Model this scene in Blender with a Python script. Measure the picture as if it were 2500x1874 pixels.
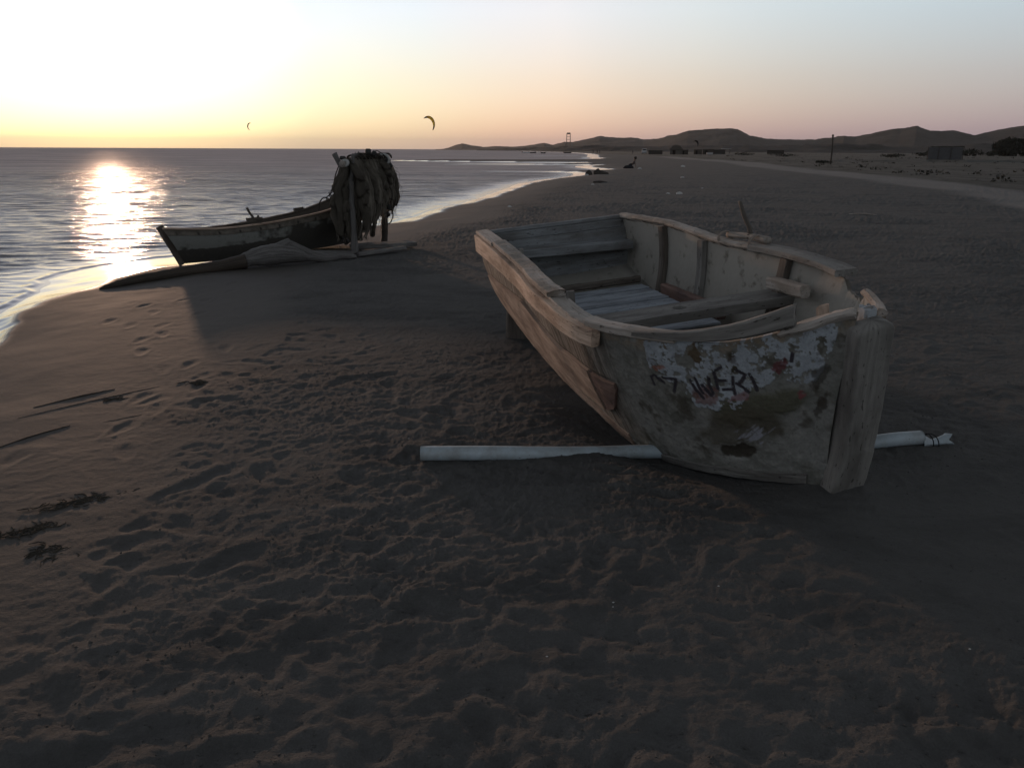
import bpy, bmesh, math, random
import numpy as np
from mathutils import Matrix, Vector
sc = bpy.context.scene
for o in list(bpy.data.objects): bpy.data.objects.remove(o)

# ---------------------------------------------------------------- camera
F = 1957.2
PITCH = math.atan((937-365.3)/F)
CAMZ = 1.65
cd = bpy.data.cameras.new('camera'); cam = bpy.data.objects.new('camera', cd); sc.collection.objects.link(cam)
cd.sensor_width = 36; cd.lens = 36*F/2500; cd.clip_start = .05; cd.clip_end = 30000
cam.matrix_world = Matrix.Translation((0, 0, CAMZ)) @ Matrix.Rotation(math.pi/2-PITCH, 4, 'X') @ Matrix.Rotation(math.radians(.27), 4, 'Z')
sc.camera = cam
# ---------------------------------------------------------------- sky and sun
SUN_AZ = math.radians(-26.0); SUN_EL = math.radians(4.4)
w = bpy.data.worlds.new('World'); sc.world = w; w.use_nodes = True
nt = w.node_tree; bg = nt.nodes['Background']
def N(t, tree=None, **kw):
    n = (tree or nt).nodes.new(t)
    for k, v in kw.items(): setattr(n, k, v)
    return n
sk = N('ShaderNodeTexSky', sky_type='NISHITA', sun_disc=False)
sk.sun_elevation = SUN_EL; sk.sun_rotation = SUN_AZ; sk.dust_density = 1.6; sk.air_density = 1; sk.ozone_density = 1
tc = N('ShaderNodeTexCoord'); sp = N('ShaderNodeSeparateXYZ'); nt.links.new(tc.outputs['Generated'], sp.inputs[0])
def ramp(tree, stops, src, interp='LINEAR'):
    r = N('ShaderNodeValToRGB', tree); e = r.color_ramp.elements; r.color_ramp.interpolation = interp
    while len(e) < len(stops): e.new(.5)
    for k, (p, c) in zip(e, sorted(stops)):
        k.position = p; k.color = (*c, 1) if len(c) == 3 else c
    tree.links.new(src, r.inputs[0]); return r
# high thin evening air: the real sky away from the sun is bluer and the zenith much darker than the model's
dim = ramp(nt, [(0, (.80, .86, 1.05)), (.08, (.98, 1.02, 1.10)), (.15, (1.17, 1.17, 1.27)), (.3, (1.06, .98, .92)), (.5, (.62, .56, .50)), (1, (.44, .39, .34))], sp.outputs[2], 'LINEAR')
add = ramp(nt, [(0, (1.75, 1.35, 2.5)), (.08, (2.0, 1.7, 2.7)), (.15, (2.4, 2.6, 3.4)), (.28, (3.2, 2.9, 3.4)), (.5, (1.8, 1.8, 2.1)), (.8, (.75, .72, .75)), (1, (.6, .56, .56))], sp.outputs[2], 'LINEAR')
for e in add.color_ramp.elements: e.color = (e.color[0], e.color[1], e.color[2], 1)
mul = N('ShaderNodeMix', data_type='RGBA', blend_type='MULTIPLY'); mul.inputs[0].default_value = 1
nt.links.new(sk.outputs[0], mul.inputs[6]); nt.links.new(dim.outputs[0], mul.inputs[7])
ad = N('ShaderNodeMix', data_type='RGBA', blend_type='ADD'); ad.inputs[0].default_value = 1
nt.links.new(mul.outputs[2], ad.inputs[6]); nt.links.new(add.outputs[0], ad.inputs[7])
# aureole: how the evening air weighs the light round the sun
geo_d = N('ShaderNodeVectorMath', operation='NORMALIZE'); nt.links.new(tc.outputs['Generated'], geo_d.inputs[0])
dot = N('ShaderNodeVectorMath', operation='DOT_PRODUCT'); nt.links.new(geo_d.outputs[0], dot.inputs[0])
dot.inputs[1].default_value = (math.sin(SUN_AZ)*math.cos(SUN_EL), math.cos(SUN_AZ)*math.cos(SUN_EL), math.sin(SUN_EL))
ac_ = N('ShaderNodeMath', operation='ARCCOSINE'); nt.links.new(dot.outputs['Value'], ac_.inputs[0])
dv = N('ShaderNodeMath', operation='DIVIDE'); nt.links.new(ac_.outputs[0], dv.inputs[0]); dv.inputs[1].default_value = math.pi
aur = ramp(nt, [(0, (.44, .62, 1.2)), (.03, (.42, .62, 1.2)), (.05, (.41, .62, 1.2)), (.072, (.40, .62, 1.12)), (.111, (.62, .85, 1.22)), (.161, (1.0, 1.1, 1.28)), (.21, (1.1, 1.18, 1.24)), (.25, (1.1, 1.17, 1.20)), (.36, (1.08, 1.16, 1.17)), (1, (1.0, 1.05, 1.05))], dv.outputs[0])
fin = N('ShaderNodeMix', data_type='RGBA', blend_type='MULTIPLY'); fin.inputs[0].default_value = 1
nt.links.new(ad.outputs[2], fin.inputs[6]); nt.links.new(aur.outputs[0], fin.inputs[7])
nt.links.new(fin.outputs[2], bg.inputs[0]); bg.inputs[1].default_value = .1
sl = bpy.data.lights.new('sun', 'SUN'); so = bpy.data.objects.new('sun', sl); sc.collection.objects.link(so)
sl.energy = 1.35; sl.angle = math.radians(1.3); sl.color = (1, .61, .40)
sd = Vector((math.sin(SUN_AZ)*math.cos(SUN_EL), math.cos(SUN_AZ)*math.cos(SUN_EL), math.sin(SUN_EL)))
so.rotation_euler = sd.to_track_quat('Z', 'Y').to_euler(); so.location = sd*50
sc.view_settings.view_transform = 'Standard'; sc.view_settings.look = 'None'; sc.view_settings.exposure = 0; sc.view_settings.gamma = 1
sc.render.engine = 'CYCLES'

# ---------------------------------------------------------------- numpy helpers
rng = np.random.default_rng(7); random.seed(7)
def hsh(ix, iy, iz=0, seed=0):
    h = (ix.astype(np.int64)*374761393 + iy.astype(np.int64)*668265263 + np.asarray(iz).astype(np.int64)*2147483647 + seed*1274126177) & 0xffffffff
    h = ((h ^ (h >> 13))*1274126177) & 0xffffffff
    h = ((h ^ (h >> 16))*2246822519) & 0xffffffff
    return ((h ^ (h >> 15)) & 0xffffff)/float(0xffffff)
def vn2(x, y, seed=0):
    ix = np.floor(x); iy = np.floor(y); fx = x-ix; fy = y-iy
    fx = fx*fx*fx*(fx*(fx*6-15)+10); fy = fy*fy*fy*(fy*(fy*6-15)+10)
    a = hsh(ix, iy, 0, seed); b = hsh(ix+1, iy, 0, seed); c = hsh(ix, iy+1, 0, seed); d = hsh(ix+1, iy+1, 0, seed)
    return (a*(1-fx)+b*fx)*(1-fy)+(c*(1-fx)+d*fx)*fy*1.0
def fbm2(x, y, o=4, seed=0, g=.5):
    s = 0; a = 1; t = 0
    for k in range(o):
        s = s+a*(vn2(x*2**k+17.3*k, y*2**k-9.1*k, seed+k)-.5); t += a; a *= g
    return s/t*2
def vn3(x, y, z, seed=0):
    ix = np.floor(x); iy = np.floor(y); iz = np.floor(z); fx = x-ix; fy = y-iy; fz = z-iz
    fx = fx*fx*(3-2*fx); fy = fy*fy*(3-2*fy); fz = fz*fz*(3-2*fz)
    r = 0
    for dx in (0, 1):
        for dy in (0, 1):
            for dz in (0, 1):
                r = r+hsh(ix+dx, iy+dy, iz+dz, seed)*(fx if dx else 1-fx)*(fy if dy else 1-fy)*(fz if dz else 1-fz)
    return r
def fbm3(p, sc_, o=4, seed=0, g=.5):
    p = np.asarray(p)*np.asarray(sc_); s = 0; a = 1; t = 0
    for k in range(o):
        s = s+a*(vn3(p[..., 0]*2**k+3.1*k, p[..., 1]*2**k+7.7*k, p[..., 2]*2**k-5.3*k, seed+k)-.5); t += a; a *= g
    return s/t*2
def sst(x, a, b):
    t = np.clip((x-a)/(b-a), 0, 1); return t*t*(3-2*t)
# ---------------------------------------------------------------- object helpers
COL = sc.collection
def tag(o, label=None, cat=None, group=None, kind=None):
    for k, v in (('label', label), ('category', cat), ('group', group), ('kind', kind)):
        if v: o[k] = v
    return o
def mesh(name, V, Fc, mat, parent=None, smooth=False, attrs=None, mats=None, fmat=None):
    me = bpy.data.meshes.new(name)
    V = np.asarray(V, dtype=np.float32)
    if isinstance(Fc, np.ndarray) and Fc.ndim == 2:
        n, k = Fc.shape
        me.vertices.add(len(V)); me.vertices.foreach_set('co', V.ravel())
        me.loops.add(n*k); me.loops.foreach_set('vertex_index', Fc.astype(np.int32).ravel())
        me.polygons.add(n); me.polygons.foreach_set('loop_start', np.arange(0, n*k, k, dtype=np.int32))
        me.update(calc_edges=True)
    else:
        me.from_pydata([tuple(map(float, v)) for v in V], [], [tuple(map(int, f)) for f in Fc])
    me.validate()
    for m in (mats or [mat]): me.materials.append(m)
    if fmat is not None: me.polygons.foreach_set('material_index', np.asarray(fmat, dtype=np.int32))
    if smooth: me.polygons.foreach_set('use_smooth', np.ones(len(me.polygons), dtype=bool))
    for k, a in (attrs or {}).items():
        a = np.asarray(a, dtype=np.float32)
        if a.ndim == 1: at = me.attributes.new(k, 'FLOAT', 'POINT'); at.data.foreach_set('value', a)
        else: at = me.attributes.new(k, 'FLOAT_VECTOR', 'POINT'); at.data.foreach_set('vector', a.ravel())
    o = bpy.data.objects.new(name, me); COL.objects.link(o)
    if parent: o.parent = parent
    return o
def empty(name, loc=(0, 0, 0), rz=0, mat=None):
    o = bpy.data.objects.new(name, None); COL.objects.link(o); o.empty_display_size = .1
    if mat is not None: o.matrix_world = mat
    else: o.location = loc; o.rotation_euler = (0, 0, rz)
    return o
class MB:
    def __init__(s): s.V = []; s.F = []; s.G = []; s.n = 0
    def add(s, V, Fc, G=None):
        V = np.asarray(V, float); s.V.append(V); s.F += [tuple(int(i)+s.n for i in f) for f in Fc]; s.n += len(V)
        s.G.append(np.asarray(G, float) if G is not None else V)
        return s
    def build(s, name, mat, parent=None, smooth=False):
        return mesh(name, np.concatenate(s.V), s.F, mat, parent, smooth, {'gr': np.concatenate(s.G)})
def frames(P, up=(0, 0, 1)):
    P = np.asarray(P, float); T = np.gradient(P, axis=0); T /= np.linalg.norm(T, axis=1)[:, None]+1e-9
    up = np.broadcast_to(np.asarray(up, float), P.shape)
    S = np.cross(T, up); n = np.linalg.norm(S, axis=1)[:, None]
    S = np.where(n < 1e-3, np.array([1., 0, 0]), S/(n+1e-9)); U = np.cross(S, T)
    return T, S, U
def resamp(P, step):
    P = np.asarray(P, float); d = np.r_[0, np.cumsum(np.linalg.norm(np.diff(P, axis=0), axis=1))]
    n = max(2, int(d[-1]/step)+1); t = np.linspace(0, d[-1], n)
    return np.stack([np.interp(t, d, P[:, i]) for i in range(P.shape[1])], 1), t
def smooth_path(P, n=8):
    P = np.asarray(P, float); Q = []
    E = np.vstack([2*P[0]-P[1], P, 2*P[-1]-P[-2]])
    for i in range(1, len(E)-2):
        for t in np.linspace(0, 1, n, endpoint=False):
            a, b, c, d = E[i-1:i+3]
            Q.append(.5*((2*b)+(-a+c)*t+(2*a-5*b+4*c-d)*t*t+(-a+3*b-3*c+d)*t**3))
    Q.append(P[-1]); return np.array(Q)
def sweep(P, sec, up=(0, 0, 1), scale=None, jag=0, seed=0, wob=0, caps=True):
    """sec: list of (side, up) offsets"""
    P = np.asarray(P, float); T, S, U = frames(P, up); sec = np.asarray(sec, float); n, k = len(P), len(sec)
    sc_ = np.ones((n, 1)) if scale is None else np.asarray(scale, float).reshape(n, -1)
    a = sec[None, :, 0]*sc_[:, :1]; b = sec[None, :, 1]*sc_[:, -1:]
    V = P[:, None]+S[:, None]*a[..., None]+U[:, None]*b[..., None]
    if jag:
        r = np.random.default_rng(seed); V[-1] += T[-1]*(r.random(k)-.6)[:, None]*jag*2; V[0] += T[0]*(r.random(k)-.4)[:, None]*jag
    d = np.r_[0, np.cumsum(np.linalg.norm(np.diff(P, axis=0), axis=1))]
    if wob:
        q = V.reshape(-1, 3); nz = np.stack([fbm3(q, 9, 3, seed+i*5) for i in range(3)], -1)+.5*np.stack([fbm3(q, 40, 2, seed+i*3+50) for i in range(3)], -1)
        V = V+(nz*wob).reshape(V.shape)
    G = np.stack([np.broadcast_to(d[:, None], (n, k))+seed*3.7, np.broadcast_to(sec[None, :, 0], (n, k))+seed*1.3, np.broadcast_to(sec[None, :, 1], (n, k))], -1)
    Fc = []
    for i in range(n-1):
        for j in range(k):
            Fc.append((i*k+j, i*k+(j+1) % k, (i+1)*k+(j+1) % k, (i+1)*k+j))
    if caps: Fc += [tuple(range(k))[::-1], tuple((n-1)*k+j for j in range(k))]
    return V.reshape(-1, 3), Fc, G.reshape(-1, 3)
def rect(w_, h, c=.004, n=3):
    """chamfered rectangle section with n points along long faces"""
    w2, h2 = w_/2, h/2; pts = []
    xs = np.linspace(-w2+c, w2-c, n+1); ys = np.linspace(-h2+c, h2-c, max(2, n))
    pts += [(x, -h2) for x in xs]; pts += [(w2, y) for y in ys]; pts += [(x, h2) for x in xs[::-1]]; pts += [(-w2, y) for y in ys[::-1]]
    return pts
def plank(mb, p0, p1, w_, h, up=(0, 0, 1), seed=0, wob=.003, jag=.0, step=.04, bow=0, c=.006):
    P = np.array([p0, p1], float); P, t = resamp(P, step)
    if bow: P = P+np.asarray(up)*bow*np.sin(np.pi*np.linspace(0, 1, len(P)))[:, None]
    V, Fc, G = sweep(P, rect(w_, h, c), up, seed=seed, wob=wob, jag=jag); mb.add(V, Fc, G); return mb
def circ(r, n=10, sq=1): return [(r*math.cos(a), r*sq*math.sin(a)) for a in np.linspace(0, 2*math.pi, n, endpoint=False)]
def tube(mb, P, R, n=10, seed=0, wob=0, up=(.02, .01, 1), jag=0):
    P = np.asarray(P, float); R = np.broadcast_to(np.asarray(R, float), (len(P),))
    V, Fc, G = sweep(P, circ(1, n), up, scale=R, seed=seed, wob=wob, jag=jag); mb.add(V, Fc, G); return mb
# ---------------------------------------------------------------- material helpers
def newmat(name):
    m = bpy.data.materials.new(name); m.use_nodes = True
    return m, m.node_tree, m.node_tree.nodes['Principled BSDF']
def noise(t, vec, scale, detail=4, rough=.55, dist=0):
    n = N('ShaderNodeTexNoise', t); n.inputs['Scale'].default_value = scale; n.inputs['Detail'].default_value = detail
    n.inputs['Roughness'].default_value = rough; n.inputs['Distortion'].default_value = dist
    if vec is not None: t.links.new(vec, n.inputs['Vector'])
    return n
def attr(t, name):
    n = N('ShaderNodeAttribute', t); n.attribute_name = name; return n
def mapv(t, vec, s):
    n = N('ShaderNodeMapping', t); n.inputs['Scale'].default_value = s; t.links.new(vec, n.inputs['Vector']); return n.outputs[0]
def mixc(t, fac, a, b, mode='MIX'):
    n = N('ShaderNodeMix', t, data_type='RGBA', blend_type=mode)
    for i, v in ((0, fac), (6, a), (7, b)):
        if hasattr(v, 'links') or hasattr(v, 'is_linked'): t.links.new(v, n.inputs[i])
        else: n.inputs[i].default_value = v if i == 0 else (*v, 1)
    return n.outputs[2]
def mth(t, op, a, b=0, clamp=False):
    n = N('ShaderNodeMath', t, operation=op); n.use_clamp = clamp
    for i, v in ((0, a), (1, b)):
        if hasattr(v, 'is_linked'): t.links.new(v, n.inputs[i])
        else: n.inputs[i].default_value = v
    return n.outputs[0]
def bump(t, bsdf, h, dist=.01, strength=1, prev=None):
    n = N('ShaderNodeBump', t); n.inputs['Distance'].default_value = dist; n.inputs['Strength'].default_value = strength
    t.links.new(h, n.inputs['Height'])
    if prev is not None: t.links.new(prev, n.inputs['Normal'])
    if bsdf: t.links.new(n.outputs[0], bsdf.inputs['Normal'])
    return n.outputs[0]
def wood(name, c1, c2, c3=None, rough=.85, b=.004, paint=None):
    """weathered timber: grain runs along the first coordinate of attribute gr"""
    m, t, s = newmat(name); g = attr(t, 'gr').outputs['Vector']
    n1 = noise(t, mapv(t, g, (2.2, 55, 55)), 1, 5, .6, .4); n2 = noise(t, mapv(t, g, (1.5, 6, 6)), 1.3, 4, .6)
    r1 = ramp(t, [(.34, (0, 0, 0)), (.64, (1, 1, 1))], n1.outputs[0])
    col = mixc(t, r1.outputs[0], c1, c2)
    r2 = ramp(t, [(.42, (0, 0, 0)), (.62, (1, 1, 1))], n2.outputs[0])
    col = mixc(t, r2.outputs[0], col, c3 or tuple(x*.65 for x in c1))
    n3 = noise(t, mapv(t, g, (9, 26, 26)), 2.2, 3, .6)
    r3 = ramp(t, [(.635, (0, 0, 0)), (.68, (1, 1, 1))], n3.outputs[0])
    col = mixc(t, mth(t, 'MULTIPLY', r3.outputs[0], .75), col, (.03, .025, .02))
    if paint:
        n4 = noise(t, mapv(t, g, (3, 11, 11)), 1.6, 6, .65, .3); r4 = ramp(t, [(.5, (0, 0, 0)), (.53, (1, 1, 1))], n4.outputs[0])
        col = mixc(t, r4.outputs[0], col, paint)
    t.links.new(col, s.inputs['Base Color']); s.inputs['Roughness'].default_value = rough; s.inputs['Specular IOR Level'].default_value = .25
    hh = mth(t, 'ADD', n1.outputs[0], mth(t, 'MULTIPLY', r3.outputs[0], -.6))
    bump(t, s, hh, b, .9)
    return m
def plain(name, col, rough=.8, spec=.3, var=.3, scale=12):
    m, t, s = newmat(name); tcn = N('ShaderNodeTexCoord', t)
    n = noise(t, tcn.outputs['Object'], scale, 5, .6)
    c = mixc(t, n.outputs[0], tuple(x*(1-var) for x in col), tuple(min(1, x*(1+var)) for x in col))
    t.links.new(c, s.inputs['Base Color']); s.inputs['Roughness'].default_value = rough; s.inputs['Specular IOR Level'].default_value = spec
    bump(t, s, n.outputs[0], .005, .5)
    return m

# ================================================================ GROUND
WATER = -.22
SHORE = [(-60, -220), (-9, -32), (-4.6, -3), (-4.1, 2.5), (-4.5, 5.2), (-5.1, 7.2), (-5.53, 8.47), (-6.18, 10.04), (-6.64, 10.96), (-6.8, 11.6), (-6.95, 12.5), (-6.8, 13.2), (-6.43, 13.8), (-5.99, 14.7), (-5.42, 16.16), (-4.52, 18.19), (-3.25, 21.39), (-2.61, 25.0), (-2.1, 29.01), (-1.22, 33.98), (-0.45, 40.49), (0.18, 46.0), (1.34, 51.41), (2.12, 54.5), (3.36, 57.75), (4.55, 63), (4.97, 68.13), (4.3, 71.5), (2.5, 72.9), (-1, 73.3), (-1, 74.1), (3.1, 74.3), (6.3, 76.2), (8.4, 80), (7.64, 86.54), (6.9, 93), (7.5, 100), (9.4, 103.5), (7.3, 106.5), (0, 107.5), (-8, 108.5), (-8, 110.3), (4, 112), (9, 118), (9.2, 124), (2, 125), (-7, 128), (-16, 134), (-22, 141), (-14, 147), (0, 152), (9, 158), (14, 170), (18, 190), (19.35, 221.89), (24, 270), (30, 335), (36, 430), (36, 560), (30, 700), (5, 1250), (-120, 2500), (-330, 3900), (-900, 9000)]
LAND = SHORE+[(9000, 9000), (9000, -9000), (-60, -9000)]
def sdist(x, y):
    x = np.asarray(x, float); y = np.asarray(y, float); k_ = np.clip(1.3-np.hypot(x, y)/60, .15, 1)
    P = np.stack([x+k_*(.30*fbm2(x*.55, y*.55, 3, 501)+.05*fbm2(x*3, y*3, 2, 503)), y+k_*.30*fbm2(x*.55, y*.55, 3, 502)], -1); best = np.full(len(P), 1e18)
    S = np.array(SHORE, float); a = S[:-1]; d = S[1:]-a; L2 = (d**2).sum(1)
    for i in range(len(a)):
        q = P-a[i]; t = np.clip((q@d[i])/L2[i], 0, 1); e = q-t[:, None]*d[i]; best = np.minimum(best, (e**2).sum(1))
    ins = np.zeros(len(P), bool); Pg = np.array(LAND, float)
    for i in range(len(Pg)):
        x0, y0 = Pg[i]; x1, y1 = Pg[(i+1) % len(Pg)]
        c = ((y0 > P[:, 1]) != (y1 > P[:, 1]))
        if y1 != y0: ins ^= c & (P[:, 0] < (x1-x0)*(P[:, 1]-y0)/(y1-y0)+x0)
    return np.sqrt(best)*np.where(ins, 1, -1)
def gbase(x, y, d):
    wob = .18*fbm2(x*.5, y*.5, 3, 90)
    ww = np.interp(y, [0, 7, 8, 9, 10, 11, 13, 15, 18, 22, 30, 60, 100, 300], [.15, .18, .22, .35, .7, 1.0, 1.55, 1.35, .8, .6, .6, 1.0, 2, 4])*(1+wob)
    e = d/ww
    z = WATER+np.where(e < 0, np.maximum(d*.09, -2.5), .075*np.clip(e, 0, 1)**1.2)
    up = d-ww
    z = z+.10*sst(up, -.15, 1.3)+.055*sst(up, .8, 4.5)
    z = np.where((y > 140) & (d > 0), z+.3*sst(d, 10, 80), z)
    return z, up
def ground_at(x, y):
    x = np.atleast_1d(np.asarray(x, float)); y = np.atleast_1d(np.asarray(y, float)); d = sdist(x, y)
    z, up = gbase(x, y, d)
    return z if len(z) > 1 else float(z[0])
def axis(segs):
    out = []
    for a, b, st in segs:
        n = max(1, int(round(abs(b-a)/st))); out += list(np.linspace(a, b, n, endpoint=False))
    out.append(segs[-1][1]); return np.array(out)
def grid_faces(n, m, wrap=False):
    i = np.arange(n-1)[:, None]; j = np.arange(m if wrap else m-1)[None]; j2 = (j+1) % m
    return np.stack([i*m+j, i*m+j2, (i+1)*m+j2, (i+1)*m+j], -1).reshape(-1, 4)
print('ground')
th = np.radians(axis([(-180, -44, 5), (-44, -41, .6), (-41, 41, .088), (41, 44, .6), (44, 180, 5)]))[:-1]
lr = np.exp(axis([(math.log(.15), math.log(1.5), .08), (math.log(1.5), math.log(14), .0047), (math.log(14), math.log(60), .009), (math.log(60), math.log(400), .02), (math.log(400), math.log(12000), .06)]))
TH, RR = np.meshgrid(th, lr); gx = (RR*np.sin(TH)).ravel(); gy = (RR*np.cos(TH)).ravel()
gd = sdist(gx, gy); gz, gup = gbase(gx, gy, gd)
r_ = np.hypot(gx, gy)
edge = 2.05+.8*fbm2(gx*.35, gy*.35, 3, 31)-.5*sst(gy, 14, 22)+np.where(gx > 0, 0, 0)
dry = sst(gup, edge-.35, edge+.9)*np.where(gd > 0, 1, 0)
damp = 1-dry
near = np.clip(1-r_/160, 0, 1)
# wind-torn, trampled sand: warped ridged noise + soft mounds
wx = gx+.12*fbm2(gx*2.1, gy*2.1, 2, 5); wy = gy+.12*fbm2(gx*2.1, gy*2.1, 2, 6)
ca, sa = math.cos(math.radians(25)), math.sin(math.radians(25)); ux = wx*ca+wy*sa; uy = -wx*sa+wy*ca
n1 = fbm2(ux*2.6, uy*4.3, 3, 11); n2 = 1-2*np.abs(fbm2(ux*4.2, uy*7.5, 3, 21)); n3 = 1-2*np.abs(fbm2(ux*11, uy*17, 3, 41)); n4 = fbm2(ux*34, uy*48, 2, 61)
mask = .45+.75*sst(fbm2(gx*.55, gy*.55, 2, 77), -.3, .35)
# the ground just ahead of the boat's stem is swept smoother
lee = 1-.72*np.exp(-(((gx-2.6)/1.15)**2+((gy-3.15)/.55)**2))
n5 = 1-2*np.abs(fbm2(ux*19+n3*.5, uy*29, 3, 63)); n6 = fbm2(gx*60, gy*70, 2, 66); rel = (.0042*n1+.0020*np.clip(n2, -.3, 1)+.0042*np.clip(n3, -.3, .8)+.0050*np.clip(n5, -.3, .8)+.0034*n4+.0019*n6)*mask*lee*(1+2.6*sst(r_, 6, 20))
rel_d = .0016*fbm2(ux*3, uy*6, 3, 71)+.0006*n4*sst(gup, .3, 1.5)+.006*np.clip(n2-.55, 0, 1)*sst(gup, .6, 2)
gz = gz+near*np.where(gd > -.5, dry*rel+(1-dry)*rel_d*sst(gup, 0, 1), 0)
# slight rise of swash ridges close to the plain, low dune under the track
gz = gz+np.where(gd > 8, .06*fbm2(gx*.11, gy*.11, 3, 51)*sst(gd, 8, 16), 0)
# footprints: long dents with a rim, in walking lines and at random
GZ = gz.reshape(TH.shape); GX = gx.reshape(TH.shape); GY = gy.reshape(TH.shape); DRY = dry.reshape(TH.shape)
def stamp(x, y, a, L, W, dep):
    r = math.hypot(x, y); t = math.atan2(x, y); R = L*1.6
    if r < 1.2: return
    i0, i1 = np.searchsorted(lr, [max(r-R, .2), r+R]); j0, j1 = np.searchsorted(th, [t-R/r, t+R/r])
    if i1-i0 < 2 or j1-j0 < 2: return
    X = GX[i0:i1, j0:j1]-x; Y = GY[i0:i1, j0:j1]-y
    u = (X*math.cos(a)+Y*math.sin(a))/L; v = (-X*math.sin(a)+Y*math.cos(a))/(W*(1+.25*np.sin(3*u)))
    q = np.sqrt(u*u+v*v)*2
    GZ[i0:i1, j0:j1] += -dep*np.exp(-(q/1.0)**4)*(1-.25*u)+dep*.42*np.exp(-((q-1.5)/.42)**2)
fr = np.random.default_rng(3)
for k in range(2600):
    r = 1.7+13*fr.random()**1.4; t = math.radians(fr.uniform(-38, 38)); x = r*math.sin(t); y = r*math.cos(t)
    ij = (np.clip(np.searchsorted(lr, r), 0, len(lr)-1), np.clip(np.searchsorted(th, t), 0, len(th)-1))
    if DRY[ij] < .5: continue
    if math.hypot((x-2.6)/1.2, (y-3.1)/.6) < 1 and fr.random() < .8: continue
    s = fr.uniform(.55, 1.15); stamp(x, y, fr.uniform(0, 3.1), .25*s, .11*s, fr.uniform(.0015, .0075)*s)
for (x0, y0, a, n) in [(-3.6, 8.9, 1.9, 5), (-3.9, 9.6, 2.2, 4), (-3.4, 7.2, 1.6, 6), (-2.9, 6.2, 2.0, 6), (-2.6, 5.4, 1.2, 4), (-3.1, 10.2, 1.3, 4), (-2.3, 4.4, 1.7, 5), (-1.8, 15, 1.3, 8), (-1.2, 18, 1.4, 8), (-4.2, 8.1, 1.4, 3), (-2.6, 3.6, 1.5, 4)]:
    for k in range(n):
        x = x0+math.cos(a)*.62*k+.11*(-1)**k+fr.normal(0, .06); y = y0+math.sin(a)*.62*k+fr.normal(0, .06)
        stamp(x, y, a+fr.normal(0, .15), .24, .095, fr.uniform(.003, .007))
# the sea has scoured a hollow along the near bilge of the boat; a little sand is banked round the stem
bl_ = np.array([(.42, 5.6, .0), (.56, 5.19, .045), (.698, 4.80, .095), (.888, 4.42, .115), (1.17, 4.07, .08), (1.50, 3.80, .012)]); bd_ = np.full(GX.shape, 9.); bz_ = np.zeros(GX.shape)
for a_, b_ in zip(bl_[:-1], bl_[1:]):
    ex, ey = b_[0]-a_[0], b_[1]-a_[1]; tq = np.clip(((GX-a_[0])*ex+(GY-a_[1])*ey)/(ex*ex+ey*ey), 0, 1); dq = np.hypot(GX-a_[0]-tq*ex, GY-a_[1]-tq*ey)
    mq = dq < bd_; bd_ = np.where(mq, dq, bd_); bz_ = np.where(mq, a_[2]*(1-tq)+b_[2]*tq, bz_)
GZ -= bz_*np.exp(-(bd_/.30)**2)*1.15
GZ += .040*np.exp(-((GX-1.72)**2+(GY-3.76)**2)/.04)
gz = GZ.ravel()
road_c = np.array([(40, 215), (34.5, 160), (33.0, 120), (27.5, 88), (25.0, 66), (22.7, 48.5), (20.3, 35.5), (19.0, 30.5), (15.0, 18), (12, 8), (11, 0)]); road_w = [3, 2.6, 2.6, 2.5, 2.3, 2.0, 1.7, 1.6, 1.5, 1.5, 1.5]
rd = np.full(len(gx), 1e9)
for i in range(len(road_c)-1):
    a = road_c[i]; dd_ = road_c[i+1]-a; q = np.stack([gx, gy], -1)-a; t = np.clip((q@dd_)/(dd_@dd_), 0, 1)
    rd = np.minimum(rd, np.hypot(*(q-t[:, None]*dd_).T)/(road_w[i]*(1-t)+road_w[i+1]*t))
rd = rd+.35*fbm2(gx*.25, gy*.12, 3, 140)
road = (1-sst(rd, .55, 1.25))
inland = sst(gx-np.interp(gy, road_c[::-1, 1], road_c[::-1, 0]), 0, 3)
V = np.stack([gx, gy, gz], -1)
m_sand, t, s = newmat('beach_sand')
geo = N('ShaderNodeNewGeometry', t); pos = geo.outputs['Position']
aw, ad_, ar, ai = [attr(t, k).outputs['Fac'] for k in ('wet', 'damp', 'road', 'inland')]
sp1 = noise(t, pos, 2.2, 5, .6); sp2 = noise(t, pos, 170, 2, .6); sp3 = noise(t, pos, 24, 5, .7); sp4 = noise(t, mapv(t, pos, (.35, .12, 1)), 1, 8, .75, .4)
c = mixc(t, sp1.outputs[0], (.070, .067, .064), (.098, .094, .089))
c = mixc(t, mth(t, 'MULTIPLY', ramp(t, [(.38, (0, 0, 0)), (.7, (1, 1, 1))], sp2.outputs[0]).outputs[0], .35), c, (.14, .135, .13))
c = mixc(t, mth(t, 'MULTIPLY', ramp(t, [(.5, (0, 0, 0)), (.75, (1, 1, 1))], sp3.outputs[0]).outputs[0], .5), c, (.07, .064, .06))
sp5 = noise(t, mapv(t, pos, (.5, 1.1, 1)), 1.5, 6, .7, .5); c = mixc(t, mth(t, 'MULTIPLY', ramp(t, [(.46, (0, 0, 0)), (.64, (1, 1, 1))], sp5.outputs[0]).outputs[0], .62), c, (.048, .046, .044))
c = mixc(t, ad_, c, mixc(t, sp1.outputs[0], (.060, .052, .045), (.074, .064, .056)))
scr = ramp(t, [(.45, (0, 0, 0)), (.62, (1, 1, 1))], sp4.outputs[0]).outputs[0]
c = mixc(t, ai, c, mixc(t, scr, (.085, .078, .068), (.030, .031, .022)))
c = mixc(t, mth(t, 'MULTIPLY', ar, .85), c, mixc(t, sp4.outputs[0], (.13, .122, .115), (.235, .22, .205)))
wetm = mth(t, 'ADD', aw, mth(t, 'MULTIPLY', mth(t, 'SUBTRACT', sp1.outputs[0], .5), .15), True)
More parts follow.
